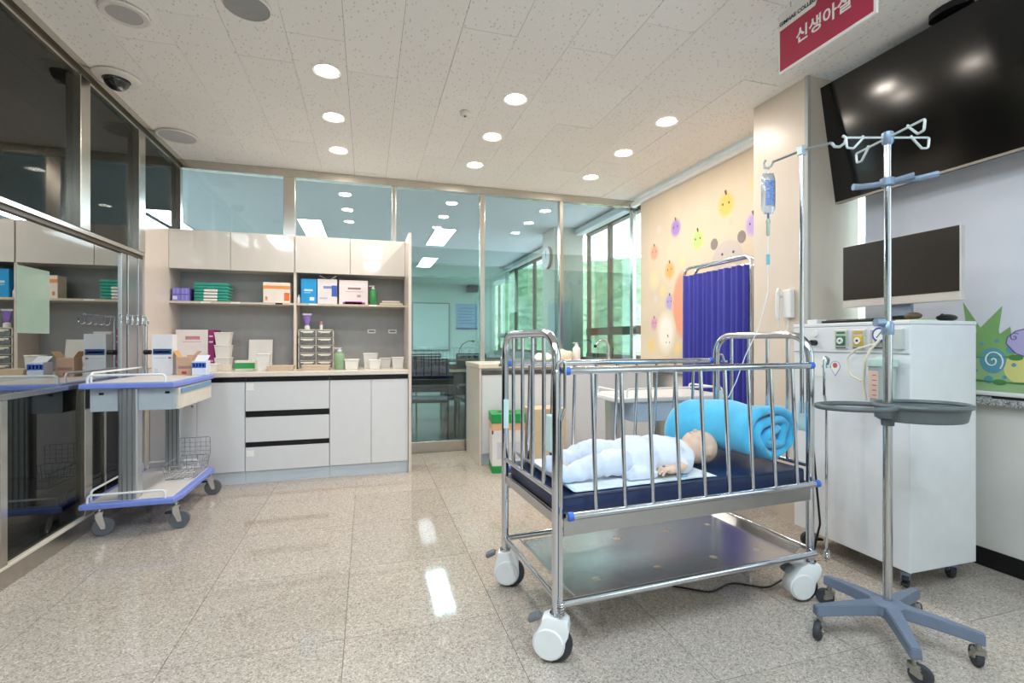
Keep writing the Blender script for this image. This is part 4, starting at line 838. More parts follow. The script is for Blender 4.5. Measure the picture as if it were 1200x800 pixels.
MB().tube([(0.05, 0, 0.0), (0.05, 0, 0.08), (0.055, -0.01, 0.13)], 0.007, 8).obj('lever', DARK, fa)
bottle('soap_bottle', 'white soap pump standing by the sink', 2.09, 4.66, 0.9102, 0.04, 0.19, TUB, WPL)
def tuft(label, x, y, z, w, h, col, seed):
    m = MB(); m.ell((0, 0, h * 0.45), (w, w * 0.7, h * 0.5), 28, 18)
    for v in m.bm.verts:
        n_ = noise.noise(Vector((v.co.x * 18 + seed, v.co.y * 18, v.co.z * 18))); v.co *= 1 + 0.22 * n_; v.co.z = max(0.0, v.co.z)
    o = m.obj('crumpled_towel', col, None, 180, loc=(x, y, z)); tag(o, label, 'towel'); return o
tuft('crumpled cream towel on the worktop near the middle of the glass', 1.93, 4.62, 0.9102, 0.10, 0.12, MATS['cream_cloth'], 2.0)
tuft('crumpled white towel on the worktop, left of the cream one', 1.70, 4.60, 0.9102, 0.09, 0.09, PAPER, 5.0)

# ---- boxes on the floor in front of the sink cabinet
wx = thing('waste_box', 'white medical waste box with green lid and green foot', 'box', (1.165, 4.065, 0), R(-8))
WB_ = mat('waste_white', 'E9E6E3', 0.5); GN = mat('waste_green', '1F9A4C', 0.45, 0, 0.04)
MB().box((-0.14, -0.12, 0.06), (0.14, 0.12, 0.42), 0.003).obj('body', WB_, wx)
MB().box((-0.143, -0.123, 0), (0.143, 0.123, 0.06), 0.003).obj('green_foot', GN, wx)
l_ = MB().box((-0.147, -0.127, 0.42), (0.147, 0.127, 0.50), 0.006).obj('lid', GN, wx)
MB().box((-0.08, -0.05, 0.4995), (0.08, 0.05, 0.5015)).obj('slot', BLACK, l_)
MB().box((-0.10, -0.1206, 0.12), (0.10, -0.1198, 0.26)).obj('print', mat('waste_print', 'D3D2DA', 0.6), wx)
for z in (0.36,): MB().box((-0.1406, -0.1206, z), (0.1406, 0.12, z + 0.058)).obj('orange_band', mat('waste_orange', 'EDB98C', 0.5), wx)
MB().box((-0.1415, -0.1215, 0.33), (-0.13, -0.10, 0.36)).obj('handle_slot', mat('maroon', '6B3A40', 0.6), wx)
ca = thing('cardboard_carton', 'plain tan cardboard carton behind the white waste box', 'carton', (1.52, 4.09, 0))
CT = mat('tan_card', 'DDC6A4', 0.7, 0, 0.04)
MB().box((-0.16, -0.12, 0), (0.16, 0.12, 0.52), 0.002).obj('box', CT, ca)
MB().box((-0.025, -0.1206, 0.40), (0.025, 0.1206, 0.5212)).obj('packing_tape', mat('tape', 'CDB48C', 0.3), ca)
for s in (-1, 1): MB().box((-0.158, s * 0.004 if s > 0 else -0.118, 0.52), (0.158, 0.118 if s > 0 else -0.004, 0.523)).obj('flap', CT, ca)

# ---- second trolley behind the crib
tr2 = make_trolley('white edged ward trolley standing behind the crib', (1.99, 3.06, 0), R(90), 0.86, 0.46, 0.74, mat('white_edge', 'E2E2E6', 0.4), mat('pale_blue_drawer', 'B4CBE4', 0.4), WPL)
for o in tr2.children:
    if o.name.startswith('drawer_box'): o.data.materials[0] = mat('pale_blue_box', 'AFC6DE', 0.4)

# ================================================================ CEILING FITTINGS
SPK = mat('speaker_grille', 'B9B4B4', 0.6, 0, 0.1, 400); CFW = mat('fitting_white', 'E4DFDA', 0.45)
def speaker(label, x, y, r, gm, rim=0.82):
    t = thing('ceiling_speaker', label, 'speaker', (x, y, ZC - 0.003))
    MB().lathe([(r * 0.99, 0.0), (r, -0.006), (r * 0.94, -0.012), (r * rim, -0.010), (r * rim, -0.004)], n=40, cap=False).obj('rim', CFW, t)
    MB().lathe([(0.0001, -0.009), (r * rim, -0.008), (r * rim, -0.002)], n=40).obj('grille', gm, t)
    return t
speaker('round white ceiling speaker at the top left, above the camera dome', -1.124, 2.79, 0.103, SPK, 0.72)
speaker('round grey ceiling speaker at the top edge of the view', -0.543, 2.56, 0.105, mat('grey_grille', '9B9A9A', 0.6), 0.95)
speaker('round flat ceiling speaker near the partition corner', -1.403, 4.335, 0.14, mat('lilac_grille', 'C6C2C6', 0.6), 0.88)
dc = thing('dome_camera', 'black security camera dome in a round white ceiling plate', 'camera', (-1.442, 3.48, ZC - 0.003))
MB().lathe([(0.12, 0.0), (0.121, -0.006), (0.11, -0.016), (0.07, -0.02), (0.068, 0.0)], n=36, cap=False).obj('plate', CFW, dc)
MB().lathe([(0.066, -0.012)] + [(0.064 * math.cos(a), -0.02 - 0.058 * math.sin(a)) for a in [k * math.pi / 16 for k in range(9)]][:-1] + [(0.002, -0.079)], n=28).obj('dome', mat('smoked_dome', '0C0B12', 0.06, spec=0.8), dc)
MB().lathe([(0.018, -0.055), (0.018, -0.072), (0.012, -0.076)], (0.02, -0.01, -0.004), 16).obj('lens', STEEL, dc)
sd = thing('smoke_detector', 'small white smoke detector in the middle of the ceiling', 'detector', (0.651, 3.322, ZC - 0.003))
MB().lathe([(0.034, 0.0), (0.034, -0.012), (0.026, -0.024), (0.001, -0.026)], n=24).obj('housing', CFW, sd); MB().lathe([(0.008, -0.024), (0.007, -0.032), (0.001, -0.033)], n=12).obj('sensor', DARK, sd)

# ================================================================ NEXT ROOM FURNITURE
CB = mat('chair_mesh_black', '1C1E24', 0.6); CFm = mat('chair_frame', '3A3B3E', 0.3, 0.8); WOOD = mat('dark_wood', '6E4A2E', 0.45, 0, 0.2, 20, stretch=(1, 8, 1))
def chair(label, x, y, rz):
    t = thing('stacking_chair', label, 'chair', (x, y, 0), rz, 'chairs in the next room')
    for s in (-1, 1):
        MB().tube(fillet([(s * 0.22, -0.22, 0), (s * 0.22, -0.20, 0.44), (s * 0.22, 0.20, 0.44)], 0.03, 3), 0.011, 8).obj('front_leg', CFm, t)
        MB().tube(fillet([(s * 0.22, 0.24, 0), (s * 0.22, 0.18, 0.44), (s * 0.22, 0.25, 0.92)], 0.05, 3), 0.011, 8).obj('rear_leg', CFm, t)
    MB().box((-0.22, -0.22, 0.44), (0.22, 0.20, 0.475), 0.012).obj('seat', CB, t)
    MB().obox((0, 0.222, 0.73), (0.43, 0.016, 0.34), Matrix.Rotation(-0.14, 3, 'X'), 0.006).obj('backrest', CB, t)
    MB().tube([(-0.22, 0.25, 0.92), (0.22, 0.25, 0.92)], 0.011, 8).obj('top_bar', CFm, t)
    return t
chair('black mesh chair seen through the glass, left of the far desk', 0.86, 7.05, R(4))
chair('black chair just behind the glass, its back towards the shelf unit side', 0.66, 5.52, R(172))
chair('black chair between the dark table and the glass, nearer the sink cabinet', 1.24, 5.50, R(188))
chair('black chair across the dark wooden table, nearer the windows', 1.50, 7.05, R(-6))
tb = thing('long_table', 'dark wooden table behind the glass with chairs around it', 'table', (1.05, 6.3, 0))
MB().box((-0.75, -0.30, 0.70), (0.75, 0.30, 0.73), 0.004).obj('table_top', WOOD, tb)
for sx in (-1, 1):
    for sy in (-1, 1): MB().cyl((sx * 0.68, sy * 0.24, 0), (sx * 0.68, sy * 0.24, 0.70), 0.018, n=12).obj('leg', CFm, tb)
dk = thing('desk', 'dark panelled desk standing before the far wall', 'desk', (1.85, 9.0, 0))
MB().box((-0.55, -0.3, 0.74), (0.55, 0.3, 0.78), 0.004).obj('desk_top', mat('desk_grey', '4E555C', 0.4), dk)
MB().box((-0.5, -0.28, 0.05), (0.5, -0.26, 0.70)).obj('front_panel', CB, dk)
for sx in (-1, 1): MB().box((sx * 0.5 - 0.015, -0.28, 0), (sx * 0.5 + 0.015, 0.28, 0.74)).obj('side_panel', CB, dk)
gn = thing('desk_lamp', 'thin gooseneck lamp bending over the far desk', 'lamp', (1.65, 9.0, 0.7805))
MB().lathe([(0.06, 0), (0.06, 0.012), (0.01, 0.02)], n=18).obj('base', BLACK, gn)
MB().tube([(0, 0, 0.015), (0.0, 0, 0.16), (0.06, 0, 0.27), (0.16, 0, 0.33), (0.25, 0, 0.345)], 0.008, 8).obj('neck', BLACK, gn); MB().ell((0.27, 0, 0.335), (0.035, 0.025, 0.02), 12, 8).obj('head', BLACK, gn)
wbd = thing('whiteboard', 'whiteboard with grey frame on the far wall of the next room', 'whiteboard', (1.40, 11.17, 0.9))
MB().box((-0.43, -0.01, 0), (0.43, 0.02, 1.1), 0.003).obj('frame', mat('grey_frame', '8E979A', 0.4, 0.5), wbd); MB().box((-0.40, -0.014, 0.03), (0.40, -0.009, 1.07)).obj('board', mat('board_face', 'D9E4E2', 0.3), wbd)
nb = thing('notice_poster', 'blue notice poster hanging on the far wall', 'poster', (2.23, 11.18, 1.4))
MB().box((-0.25, -0.004, 0), (0.25, 0.01, 0.59)).obj('sheet', mat('poster_blue', '9DB6DC', 0.6), nb); MB().box((-0.25, -0.012, -0.01), (0.25, 0.012, 0.03)).obj('lower_bar', mat('poster_bar', '34558F', 0.5), nb)
for k in range(6): MB().box((-0.2, -0.0056, 0.12 + 0.07 * k), (0.2 - 0.05 * (k % 3), -0.0036, 0.145 + 0.07 * k)).obj('print', mat('poster_line', '7C97C6', 0.6), nb)
sp = MB().box((-0.12, -0.12, 0), (0.12, 0.12, 0.15), 0.01).obj('wall_speaker', BLACK, None, loc=(2.34, 11.06, 2.25)); tag(sp, 'small black speaker high on the far wall', 'speaker')
ck = thing('wall_clock', 'round clock seen edge on, high on the column of the next room', 'clock', (2.4995, 6.55, 2.31))
MB().cyl((-0.04, 0, 0), (0, 0, 0), 0.16, n=32).obj('case', mat('clock_rim', 'CFC7B8', 0.4), ck); MB().cyl((-0.042, 0, 0), (-0.039, 0, 0), 0.145, n=32).obj('face', WPL, ck)
MB().box((-0.045, -0.004, 0), (-0.042, 0.004, 0.10)).obj('hand', BLACK, ck)
# ================================================================ CRIB AND WHAT LIES IN IT
CO, CR = (0.633, 1.58, 0.0), R(3)
CL, CWd = 1.20, 0.555
crib = thing('hospital_crib', 'tubular steel hospital crib on large white casters', 'crib', CO, CR)
def crib_caster(x, y, ang, tx):
    st = MB().cyl((0, 0, 0.140), (0, 0, 0.20), 0.0145, n=16).cyl((0, 0, 0.157), (0, 0, 0.167), 0.024, n=18).obj('caster', CHROME, crib)
    st.location = (x, y, 0); st.rotation_euler[2] = ang
    r = 0.062; cx_, cz_ = tx - 0.012, r + 0.006
    arc = [(cx_ + 0.057 * math.cos(R(a)), cz_ + 0.057 * math.sin(R(a))) for a in range(12, -215, -10)]
    top = [(-0.050, 0.128), (-0.048, 0.150), (-0.028, 0.160), (0.026, 0.158), (0.042, 0.146), (0.046, 0.120), (0.043, 0.095)]
    if tx > 0.01: top = [(-0.034, 0.135), (-0.030, 0.156), (0.026, 0.160), (0.042, 0.146), (0.062, 0.118)]
    if tx < -0.03: top = [(-0.085, 0.118), (-0.060, 0.150), (-0.028, 0.160), (0.026, 0.158), (0.036, 0.140), (0.028, 0.105)]
    hs = MB().prism(top + arc, -0.028, 0.028, 'Y', 0.0025); hs.curved = True; hs.obj('housing', WPL, st)
    MB().lathe([(0.050, -0.034), (0.053, -0.029), (0.053, 0.029), (0.050, 0.034)], (cx_, 0, cz_), 32, 'Y').obj('hub_cover', WPL, st)
    MB().lathe([(0.03, -0.0165), (r - 0.004, -0.0165), (r, -0.009), (r, 0.009), (r - 0.004, 0.0165), (0.03, 0.0165)], (tx + 0.006, 0, r), 36, 'Y').obj('tyre', mat('charcoal_tyre', '34383F', 0.5), st)
    MB().obox((-0.066 + min(0, tx), 0, 0.142), (0.046, 0.040, 0.020), Matrix.Rotation(-0.45, 3, 'Y'), 0.007).obj('brake_pedal', mat('pedal_grey', '6D727A', 0.5), st)
for x, y, a, tx in ((0, 0, R(-34), -0.012), (CL, 0, R(-14), -0.04), (0, CWd, R(-24), 0.02), (CL, CWd, R(150), 0.0)): crib_caster(x, y, a, tx)
rp = 0.0165
for k, x in enumerate((0.0, CL)):
    e = MB().tube(fillet([(x, 0, 0.165), (x, 0, 1.14), (x, CWd, 1.14), (x, CWd, 0.165)], 0.115, 10), rp, 14).obj('end_frame', CHROME, crib)
    for z, rr_ in ((0.575, 0.010), (0.215, 0.011)): MB().tube([(x, 0, z), (x, CWd, z)], rr_, 10).obj('end_rail', CHROME, e)
    for q in range(4):
        y = CWd * (q + 1) / 5; MB().tube([(x, y, 0.575), (x, y, 1.135)], 0.0078, 10).obj('spindle', CHROME, e)
    MB().box((x - 0.006, 0.016, 0.47), (x + 0.006, CWd - 0.016, 0.505), 0.002).obj('end_plate', BRUSH, e)
def gate(v0, sgn, nm):
    zb, zt = 0.512, 1.008; vt, vb = v0 + sgn * 0.020, v0 + sgn * 0.047
    g = MB().tube([(0.022, vt, zt), (CL - 0.012, vt, zt)], 0.0135, 12).obj(nm, CHROME, crib)
    MB().tube([(0.02, vb, zb), (CL - 0.01, vb, zb)], 0.0125, 12).obj('lower_rail', CHROME, g)
    for q in range(9):
        u = CL * (q + 1.1) / 10.2; MB().tube([(u, vt, zt), (u, vb, zb)], 0.0078, 10).obj('spindle', CHROME, g)
    BC = mat('blue_collar', '3A6FD8', 0.35)
    for (u, v, z) in ((0.03, vt, zt), (CL - 0.02, vt, zt), (0.03, vb, zb), (CL - 0.02, vb, zb)):
        MB().cyl((u - 0.009, v, z), (u + 0.009, v, z), 0.0152, n=16).obj('collar', BC, g)
    return g
g1 = gate(0.0, -1, 'side_gate'); g2 = gate(CWd, 1, 'side_gate')
# latch rods beside the posts
for u, sg_ in ((0.018, 1), (CL + 0.045, -1)):
    for v, sv in ((-0.03, 1), (CWd + 0.03, -1)):
        pts = fillet([(u - sg_ * 0.028, v + sv * 0.01, 1.00), (u - sg_ * 0.028, v, 1.035), (u, v, 1.045), (u, v, 0.88), (u - sg_ * 0.014, v, 0.84), (u - sg_ * 0.014, v, 0.20)], 0.012, 4)
        rod = MB().tube(pts, 0.0055, 8).obj('latch_rod', CHROME, crib)
        sp_ = [(u - sg_ * 0.014 + 0.010 * math.cos(a), v + 0.010 * math.sin(a), 0.165 + 0.05 * a / 37.7) for a in [k * 0.45 for k in range(84)]]
        MB().tube(sp_, 0.0022, 5).obj('spring', STEEL, rod)
        MB().lathe([(0.006, 0.998), (0.017, 0.996), (0.017, 1.008), (0.006, 1.006)], (u - sg_ * 0.028, v + sv * 0.012, 0), 12).obj('catch', CHROME, rod)
for x, sx in ((0.0, 1), (CL, -1)):
    for y, sy in ((0.0, 1), (CWd, -1)):
        b = MB().box((x + sx * -0.006 - 0.012, y + sy * 0.018 - 0.012, 0.72), (x + sx * -0.006 + 0.012, y + sy * 0.044 + 0.012, 0.85), 0.005).obj('corner_bracket', CYANP, crib)
# mattress deck with turned-down skirt
m = MB().box((0.02, -0.018, 0.488), (CL - 0.02, CWd + 0.018, 0.497))
for y in (-0.018, CWd + 0.014): m.box((0.02, y, 0.435), (CL - 0.02, y + 0.004, 0.497))
m.obj('mattress_deck', BRUSH, crib)
for y in (0.0, CWd): MB().tube([(0, y - 0.022 if y == 0 else y + 0.022, 0.205), (CL, y - 0.022 if y == 0 else y + 0.022, 0.205)], 0.0135, 12).obj('bottom_rail', CHROME, crib)
# lower shelf: sheet with drain holes and turned-up ends
def sheet_with_holes(outline, holes, z, th):
    cu = bpy.data.curves.new('c', 'CURVE'); cu.dimensions = '2D'; cu.fill_mode = 'BOTH'; cu.extrude = th / 2
    for loop in [outline] + [[(hx_ + r_ * math.cos(2 * math.pi * i / 18), hy + r_ * math.sin(2 * math.pi * i / 18)) for i in range(18)] for hx_, hy, r_ in holes]:
        s = cu.splines.new('POLY'); s.points.add(len(loop) - 1); s.use_cyclic_u = True
        for p, q in zip(s.points, loop): p.co = (q[0], q[1], 0, 1)
    o = bpy.data.objects.new('c', cu); COL.objects.link(o); dg = bpy.context.evaluated_depsgraph_get(); dg.update()
    me = bpy.data.meshes.new_from_object(o.evaluated_get(dg)); bpy.data.objects.remove(o); bpy.data.curves.remove(cu)
    me.transform(Matrix.Translation((0, 0, z))); return me
holes = [(u, v, 0.018) for u in (0.22, 0.50, 0.78, 1.02) for v in (0.11, 0.42)]
me = sheet_with_holes([(0.085, -0.012), (CL - 0.07, -0.012), (CL - 0.07, CWd - 0.01), (0.085, CWd - 0.01)], holes, 0.196, 0.003)
me.materials.clear(); me.materials.append(mat('satin_tray_steel', 'D2D2D4', 0.27, 1.0, 0.03, 20)); me.name = 'lower_shelf'
ls = bpy.data.objects.new('lower_shelf', me); COL.objects.link(ls); ls.parent = crib
for x0, x1, zz in ((0.085, 0.048, 0.225), (CL - 0.07, CL - 0.03, 0.225)):
    MB().prism([(min(x0, x1), 0.1935 if x0 < x1 else zz - 0.003), (max(x0, x1), zz - 0.003 if x0 < x1 else 0.1935), (max(x0, x1), zz if x0 < x1 else 0.197), (min(x0, x1), 0.197 if x0 < x1 else zz)], 0.02, CWd - 0.04, 'Y').obj('turned_up_edge', MATS['satin_tray_steel'], ls)

def in_crib(o):
    o.location = CO; o.rotation_euler[2] = CR; return o
mt = thing('crib_mattress', 'thin navy vinyl mattress in the crib', 'mattress', CO, CR)
MB().box((0.022, 0.004, 0.4975), (CL - 0.022, CWd - 0.004, 0.565), 0.014, 3).obj('pad', NAVY, mt)
for z in (0.505, 0.558): MB().tube(fillet([(0.024, 0.006, z), (CL - 0.024, 0.006, z), (CL - 0.024, CWd - 0.006, z), (0.024, CWd - 0.006, z)], 0.02, 4, True), 0.0035, 6, True).obj('piping', mat('navy_piping', '16213F', 0.4), mt)
# absorbent sheet
sh = thing('absorbent_sheet', 'white absorbent sheet with pale cyan edge under the manikin', 'sheet', CO, CR)
def shf(u, v):
    x = 0.03 + 0.69 * u; y = 0.022 + 0.50 * v
    z = 0.5668 + 0.0025 * (1 + noise.noise((x * 9, y * 9, 1.0))) + 0.05 * max(0, (0.08 - u) / 0.08) ** 1.5
    return (x + 0.006 * noise.noise((y * 8, 0, 3)), y, z)
MB().sheet(shf, 60, 40).obj('quilted_middle', mat('quilted_white', 'EDF2F4', 0.8, 0, 0.03, 30, 0.2, 120), sh, 180)
m = MB()
for v0, v1 in ((0, 0.025), (0.975, 1)): m.sheet(lambda u, v: tuple(Vector(shf(u, v0 + (v1 - v0) * v)) + Vector((0, 0, 0.0008))), 60, 4)
m.sheet(lambda u, v: tuple(Vector(shf(u * 0.10, v)) + Vector((0, 0, 0.0009))), 6, 40)
m.obj('cyan_edge', mat('pale_cyan_film', 'BCDDE8', 0.5), sh, 180)
# blue motif near the hand
mo_ = MB()
for k in range(7): mo_.box((0.55 + 0.012 * (k % 4), 0.045 + 0.012 * (k // 4), 0.5722), (0.559 + 0.012 * (k % 4), 0.053 + 0.012 * (k // 4), 0.5732))
mo_.obj('blue_print', mat('sheet_blue_print', '5FB4DC', 0.6), sh)

# ---- baby manikin, lying on its back
SKIN = mat('manikin_skin', 'E3C4AE', 0.45, 0, 0.05, 25)
def capsule(m, pts, rad):
    m.tube(pts, rad, 12)
    m.ell(pts[0], rad[0], 12, 8); m.ell(pts[-1], rad[-1], 12, 8)
def remesh(o, vox, smooth=3):
    r = o.modifiers.new('r', 'REMESH'); r.mode = 'VOXEL'; r.voxel_size = vox
    s = o.modifiers.new('s', 'SMOOTH'); s.factor = 0.5; s.iterations = smooth
    mats = list(o.data.materials); evaluated(o); o.data.materials.clear()
    for k in mats: o.data.materials.append(k)
    return o
bab = thing('baby_manikin', 'bald baby manikin in a pale blue gown lying on the sheet', 'manikin', CO, CR)
m = MB()
m.ell((0.778, 0.20, 0.645), (0.080, 0.066, 0.072), 28, 20); m.ell((0.798, 0.20, 0.643), (0.064, 0.066, 0.070), 24, 16)
m.ell((0.745, 0.20, 0.655), (0.045, 0.050, 0.055), 20, 14)      # jaw and cheeks
m.ell((0.758, 0.168, 0.680), (0.022, 0.020, 0.026)); m.ell((0.758, 0.232, 0.680), (0.022, 0.020, 0.026))
m.ell((0.760, 0.197, 0.716), (0.012, 0.009, 0.010), 12, 8); m.ell((0.735, 0.197, 0.703), (0.008, 0.016, 0.007), 12, 8)
m.ell((0.785, 0.136, 0.640), (0.017, 0.007, 0.024), 12, 10); m.ell((0.785, 0.264, 0.640), (0.017, 0.007, 0.024), 12, 10)
capsule(m, [(0.66, 0.20, 0.63), (0.74, 0.20, 0.64)], [0.04, 0.036])
m.ell((0.55, 0.20, 0.630), (0.15, 0.085, 0.055)); m.ell((0.42, 0.20, 0.622), (0.10, 0.085, 0.05))
capsule(m, [(0.645, 0.135, 0.63), (0.590, 0.068, 0.608), (0.545, 0.070, 0.600)], [0.028, 0.023, 0.017])
capsule(m, [(0.645, 0.265, 0.63), (0.60, 0.325, 0.605), (0.54, 0.335, 0.595)], [0.028, 0.023, 0.016])
capsule(m, [(0.40, 0.155, 0.62), (0.26, 0.13, 0.635), (0.11, 0.135, 0.60)], [0.045, 0.036, 0.026])
capsule(m, [(0.40, 0.245, 0.62), (0.27, 0.275, 0.655), (0.12, 0.265, 0.605)], [0.045, 0.036, 0.026])
for y in (0.135, 0.265): m.ell((0.095, y, 0.612), (0.022, 0.022, 0.036))
for hy, sg_ in ((0.066, 1), (0.335, -1)):
    H_ = 1.3
    m.ell((0.526, hy, 0.600), (0.024, 0.023, 0.015), 14, 10)
    for q, (dy, ln, dz) in enumerate(((-0.017, 0.026, -0.006), (-0.006, 0.031, -0.004), (0.006, 0.030, -0.004), (0.017, 0.024, -0.006))):
        x0 = 0.510; capsule(m, [(x0, hy + dy * 0.9, 0.603), (x0 - ln * 0.6 * H_, hy + dy * 1.2, 0.604), (x0 - ln * H_, hy + dy * 1.3, 0.594 + dz)], [0.0062, 0.0058, 0.0050])
    capsule(m, [(0.535, hy + sg_ * 0.017, 0.607), (0.517, hy + sg_ * 0.031, 0.613), (0.500, hy + sg_ * 0.029, 0.610)], [0.0075, 0.0066, 0.0056])
body = remesh(m.obj('body', SKIN, bab), 0.0028, 2)
for y in (0.172, 0.226): MB().ell((0.775, y, 0.7085), (0.004, 0.0085, 0.0022), 12, 8).obj('eye', BLACK, body)
MB().ell((0.7335, 0.197, 0.7095), (0.003, 0.011, 0.0018), 10, 6).obj('mouth', mat('lip_pink', 'C08878', 0.5), body)
GOWN = mat('pale_blue_gown', 'DDE5F7', 0.8, 0, 0.03, 20, 0.25, 60, sheen=0.1)
m = MB()
m.ell((0.555, 0.20, 0.632), (0.150, 0.125, 0.078)); m.ell((0.45, 0.205, 0.628), (0.12, 0.125, 0.085)); m.ell((0.63, 0.20, 0.632), (0.075, 0.11, 0.068))
capsule(m, [(0.65, 0.14, 0.63), (0.608, 0.085, 0.611)], [0.044, 0.036]); capsule(m, [(0.65, 0.26, 0.63), (0.60, 0.32, 0.607)], [0.044, 0.036])
m.ell((0.40, 0.10, 0.595), (0.05, 0.045, 0.022)); m.box((0.34, 0.06, 0.571), (0.47, 0.33, 0.60))
gw = m.obj('gown', GOWN, bab); remesh(gw, 0.006, 8)
for v in gw.data.vertices:
    c_ = v.co; w = 0.006 * noise.noise(Vector((c_.x * 14, c_.y * 20, c_.z * 20))) + 0.004 * noise.noise(Vector((c_.x * 40, c_.y * 25, 3))); v.co += v.normal * w
    v.co.z = max(v.co.z, 0.5745)
m = MB()
capsule(m, [(0.42, 0.16, 0.622), (0.27, 0.135, 0.632), (0.10, 0.13, 0.604)], [0.06, 0.05, 0.034])
capsule(m, [(0.42, 0.245, 0.63), (0.28, 0.275, 0.652), (0.11, 0.265, 0.612)], [0.06, 0.05, 0.036])
m.ell((0.40, 0.20, 0.622), (0.09, 0.095, 0.052)); m.ell((0.085, 0.132, 0.606), (0.028, 0.03, 0.036)); m.ell((0.09, 0.265, 0.612), (0.028, 0.03, 0.038))
pt = m.obj('trousers', GOWN, bab); remesh(pt, 0.006, 6)
for v in pt.data.vertices:
    c_ = v.co; v.co += v.normal * (0.007 * noise.noise(Vector((c_.x * 30, c_.y * 22, c_.z * 22))) + 0.004 * noise.noise(Vector((c_.x * 60, c_.y * 40, 7)))); v.co.z = max(v.co.z, 0.5745)
for o_ in (gw, pt):
    for p in o_.data.polygons: p.use_smooth = True

# ---- rolled turquoise blanket
TQ = mat('turquoise_fleece', '4ABDEC', 0.95, 0, 0.08, 18, 0.35, 260, sheen=0.6)
bk = thing('rolled_blanket', 'thick rolled turquoise fleece blanket at the head of the crib', 'blanket', CO, CR)
def spiral(t):
    a = R(215) - t; k = 1.0 - 0.84 * (t / 15.0) ** 0.85
    ax, az = 0.150 * k, 0.130 * k
    return Vector((1.035 + ax * math.cos(a) + 0.016 * math.sin(2.3 * t) * min(1, t / 5), 0, 0.705 - 0.004 * t / 16 + az * math.sin(a)))
N_ = 150; path = [spiral(15.0 * i / N_) for i in range(N_ + 1)]
m = MB(); nv = 22; th_ = 0.019; rows_ = []
for i, p in enumerate(path):
    d = (path[min(i + 1, N_)] - path[max(i - 1, 0)]).normalized(); nrm = Vector((-d.z, 0, d.x)); row = []
    endr = math.sqrt(max(0.0, 1 - (1 - min(1, (N_ - i) / 4, (i) / 4)) ** 2)) if min(i, N_ - i) < 4 else 1
    for s in (-1, 1):
        line = []
        for j in range(nv + 1):
            w = j / nv; ed = 1 - max(0, 1 - min(w, 1 - w) / 0.05) ** 2
            q = p + nrm * (s * th_ * (0.35 + 0.65 * ed) * max(endr, 0.15))
            y = 0.035 + 0.405 * w + 0.014 * noise.noise(Vector((q.x * 9, q.z * 9, 2.0))) - 0.02 * (i / N_)
            dz = 0.006 * noise.noise(Vector((q.x * 12, y * 9, q.z * 12))) + 0.026 * noise.noise(Vector((q.x * 5, y * 6, 1)))
            x = q.x - 0.10 * w * w * (1 if q.x < 1.1 else 0.6) + 0.5 * dz
            line.append(m.bm.verts.new((x, y, max(0.5665, q.z + dz * min(1, (q.z - 0.56) / 0.08)))))
        row.append(line)
    rows_.append(row)
for i in range(N_):
    A, B = rows_[i], rows_[i + 1]
    for j in range(nv):
        m.bm.faces.new((A[1][j], A[1][j + 1], B[1][j + 1], B[1][j])); m.bm.faces.new((A[0][j], B[0][j], B[0][j + 1], A[0][j + 1]))
    m.bm.faces.new((A[0][0], A[1][0], B[1][0], B[0][0])); m.bm.faces.new((A[0][nv], B[0][nv], B[1][nv], A[1][nv]))
for A in (rows_[0], rows_[-1]):
    for j in range(nv): m.bm.faces.new((A[0][j], A[0][j + 1], A[1][j + 1], A[1][j]))
m.obj('roll', TQ, bk, 180)
m = MB().ell((1.01, 0.27, 0.67), (0.10, 0.15, 0.075), 20, 12); m.obj('inner_fold', TQ, bk, 180)

# ---- infusion pole clamped to the crib corner, with its bag
ivp = thing('infusion_pole', 'thin steel infusion pole with hooked crossbar clamped at the crib corner', 'pole', (1.805, 1.660, 0.80))
MB().cyl((0, 0, 0.0), (0, 0, 1.135), 0.0085, n=14).obj('pole', CHROME, ivp)
MB().box((-0.014, -0.014, 1.115), (0.014, 0.014, 1.155), 0.003).obj('head_block', mat('pale_blue_metal', 'B9CAD6', 0.35, 0.5), ivp)
ar = MB().tube([(-0.02, 0.135, 1.133), (0, 0, 1.137), (0.05, -0.10, 1.137)], 0.0055, 8).obj('crossbar', ALU, ivp)
for (x, y, dx, dy) in ((-0.02, 0.135, -0.15, 0.98), (0.05, -0.10, 0.45, -0.9)):
    MB().tube([(x, y, 1.135), (x + dx * 0.01, y + dy * 0.01, 1.118), (x + dx * 0.028, y + dy * 0.028, 1.112), (x + dx * 0.045, y + dy * 0.045, 1.122), (x + dx * 0.05, y + dy * 0.05, 1.142), (x + dx * 0.038, y + dy * 0.038, 1.154)], 0.006, 8).obj('hook', mat('pale_hook', 'CDD6DA', 0.4, 0.3), ar)
bag = thing('infusion_bag', 'clear infusion bag with blue print hanging from the crossbar', 'bag', (1.783, 1.822, 1.70))
def bagf(s):
    def f(u, v):
        x = 2 * u - 1; zz = 0.19 * v; w = 0.034 * (1 - 0.25 * max(0, v - 0.85) / 0.15 - 0.35 * max(0, 0.12 - v) / 0.12)
        return (x * w * 0.95, x * w * -0.28 + s * 0.016 * (1 - x * x) * math.sin(math.pi * min(1, v * 1.02)) ** 0.6 if 0 < v < 0.98 else x * w * -0.28, zz)
    return f
m = MB(); m.sheet(bagf(1), 10, 16); m.sheet(bagf(-1), 10, 16); m.obj('pouch', mat('clear_bag', 'E3EBF5', 0.12, 0, 0.04, trans=0.75), bag, 180)
m = MB(); m.sheet(lambda u, v: tuple(Vector(bagf(-1)(0.2 + 0.6 * u, 0.2 + 0.62 * v)) + Vector((0, -0.0012, 0))), 8, 10); m.obj('blue_print', mat('bag_print', '7C96CF', 0.4, 0, 0.4, 120), bag, 180)
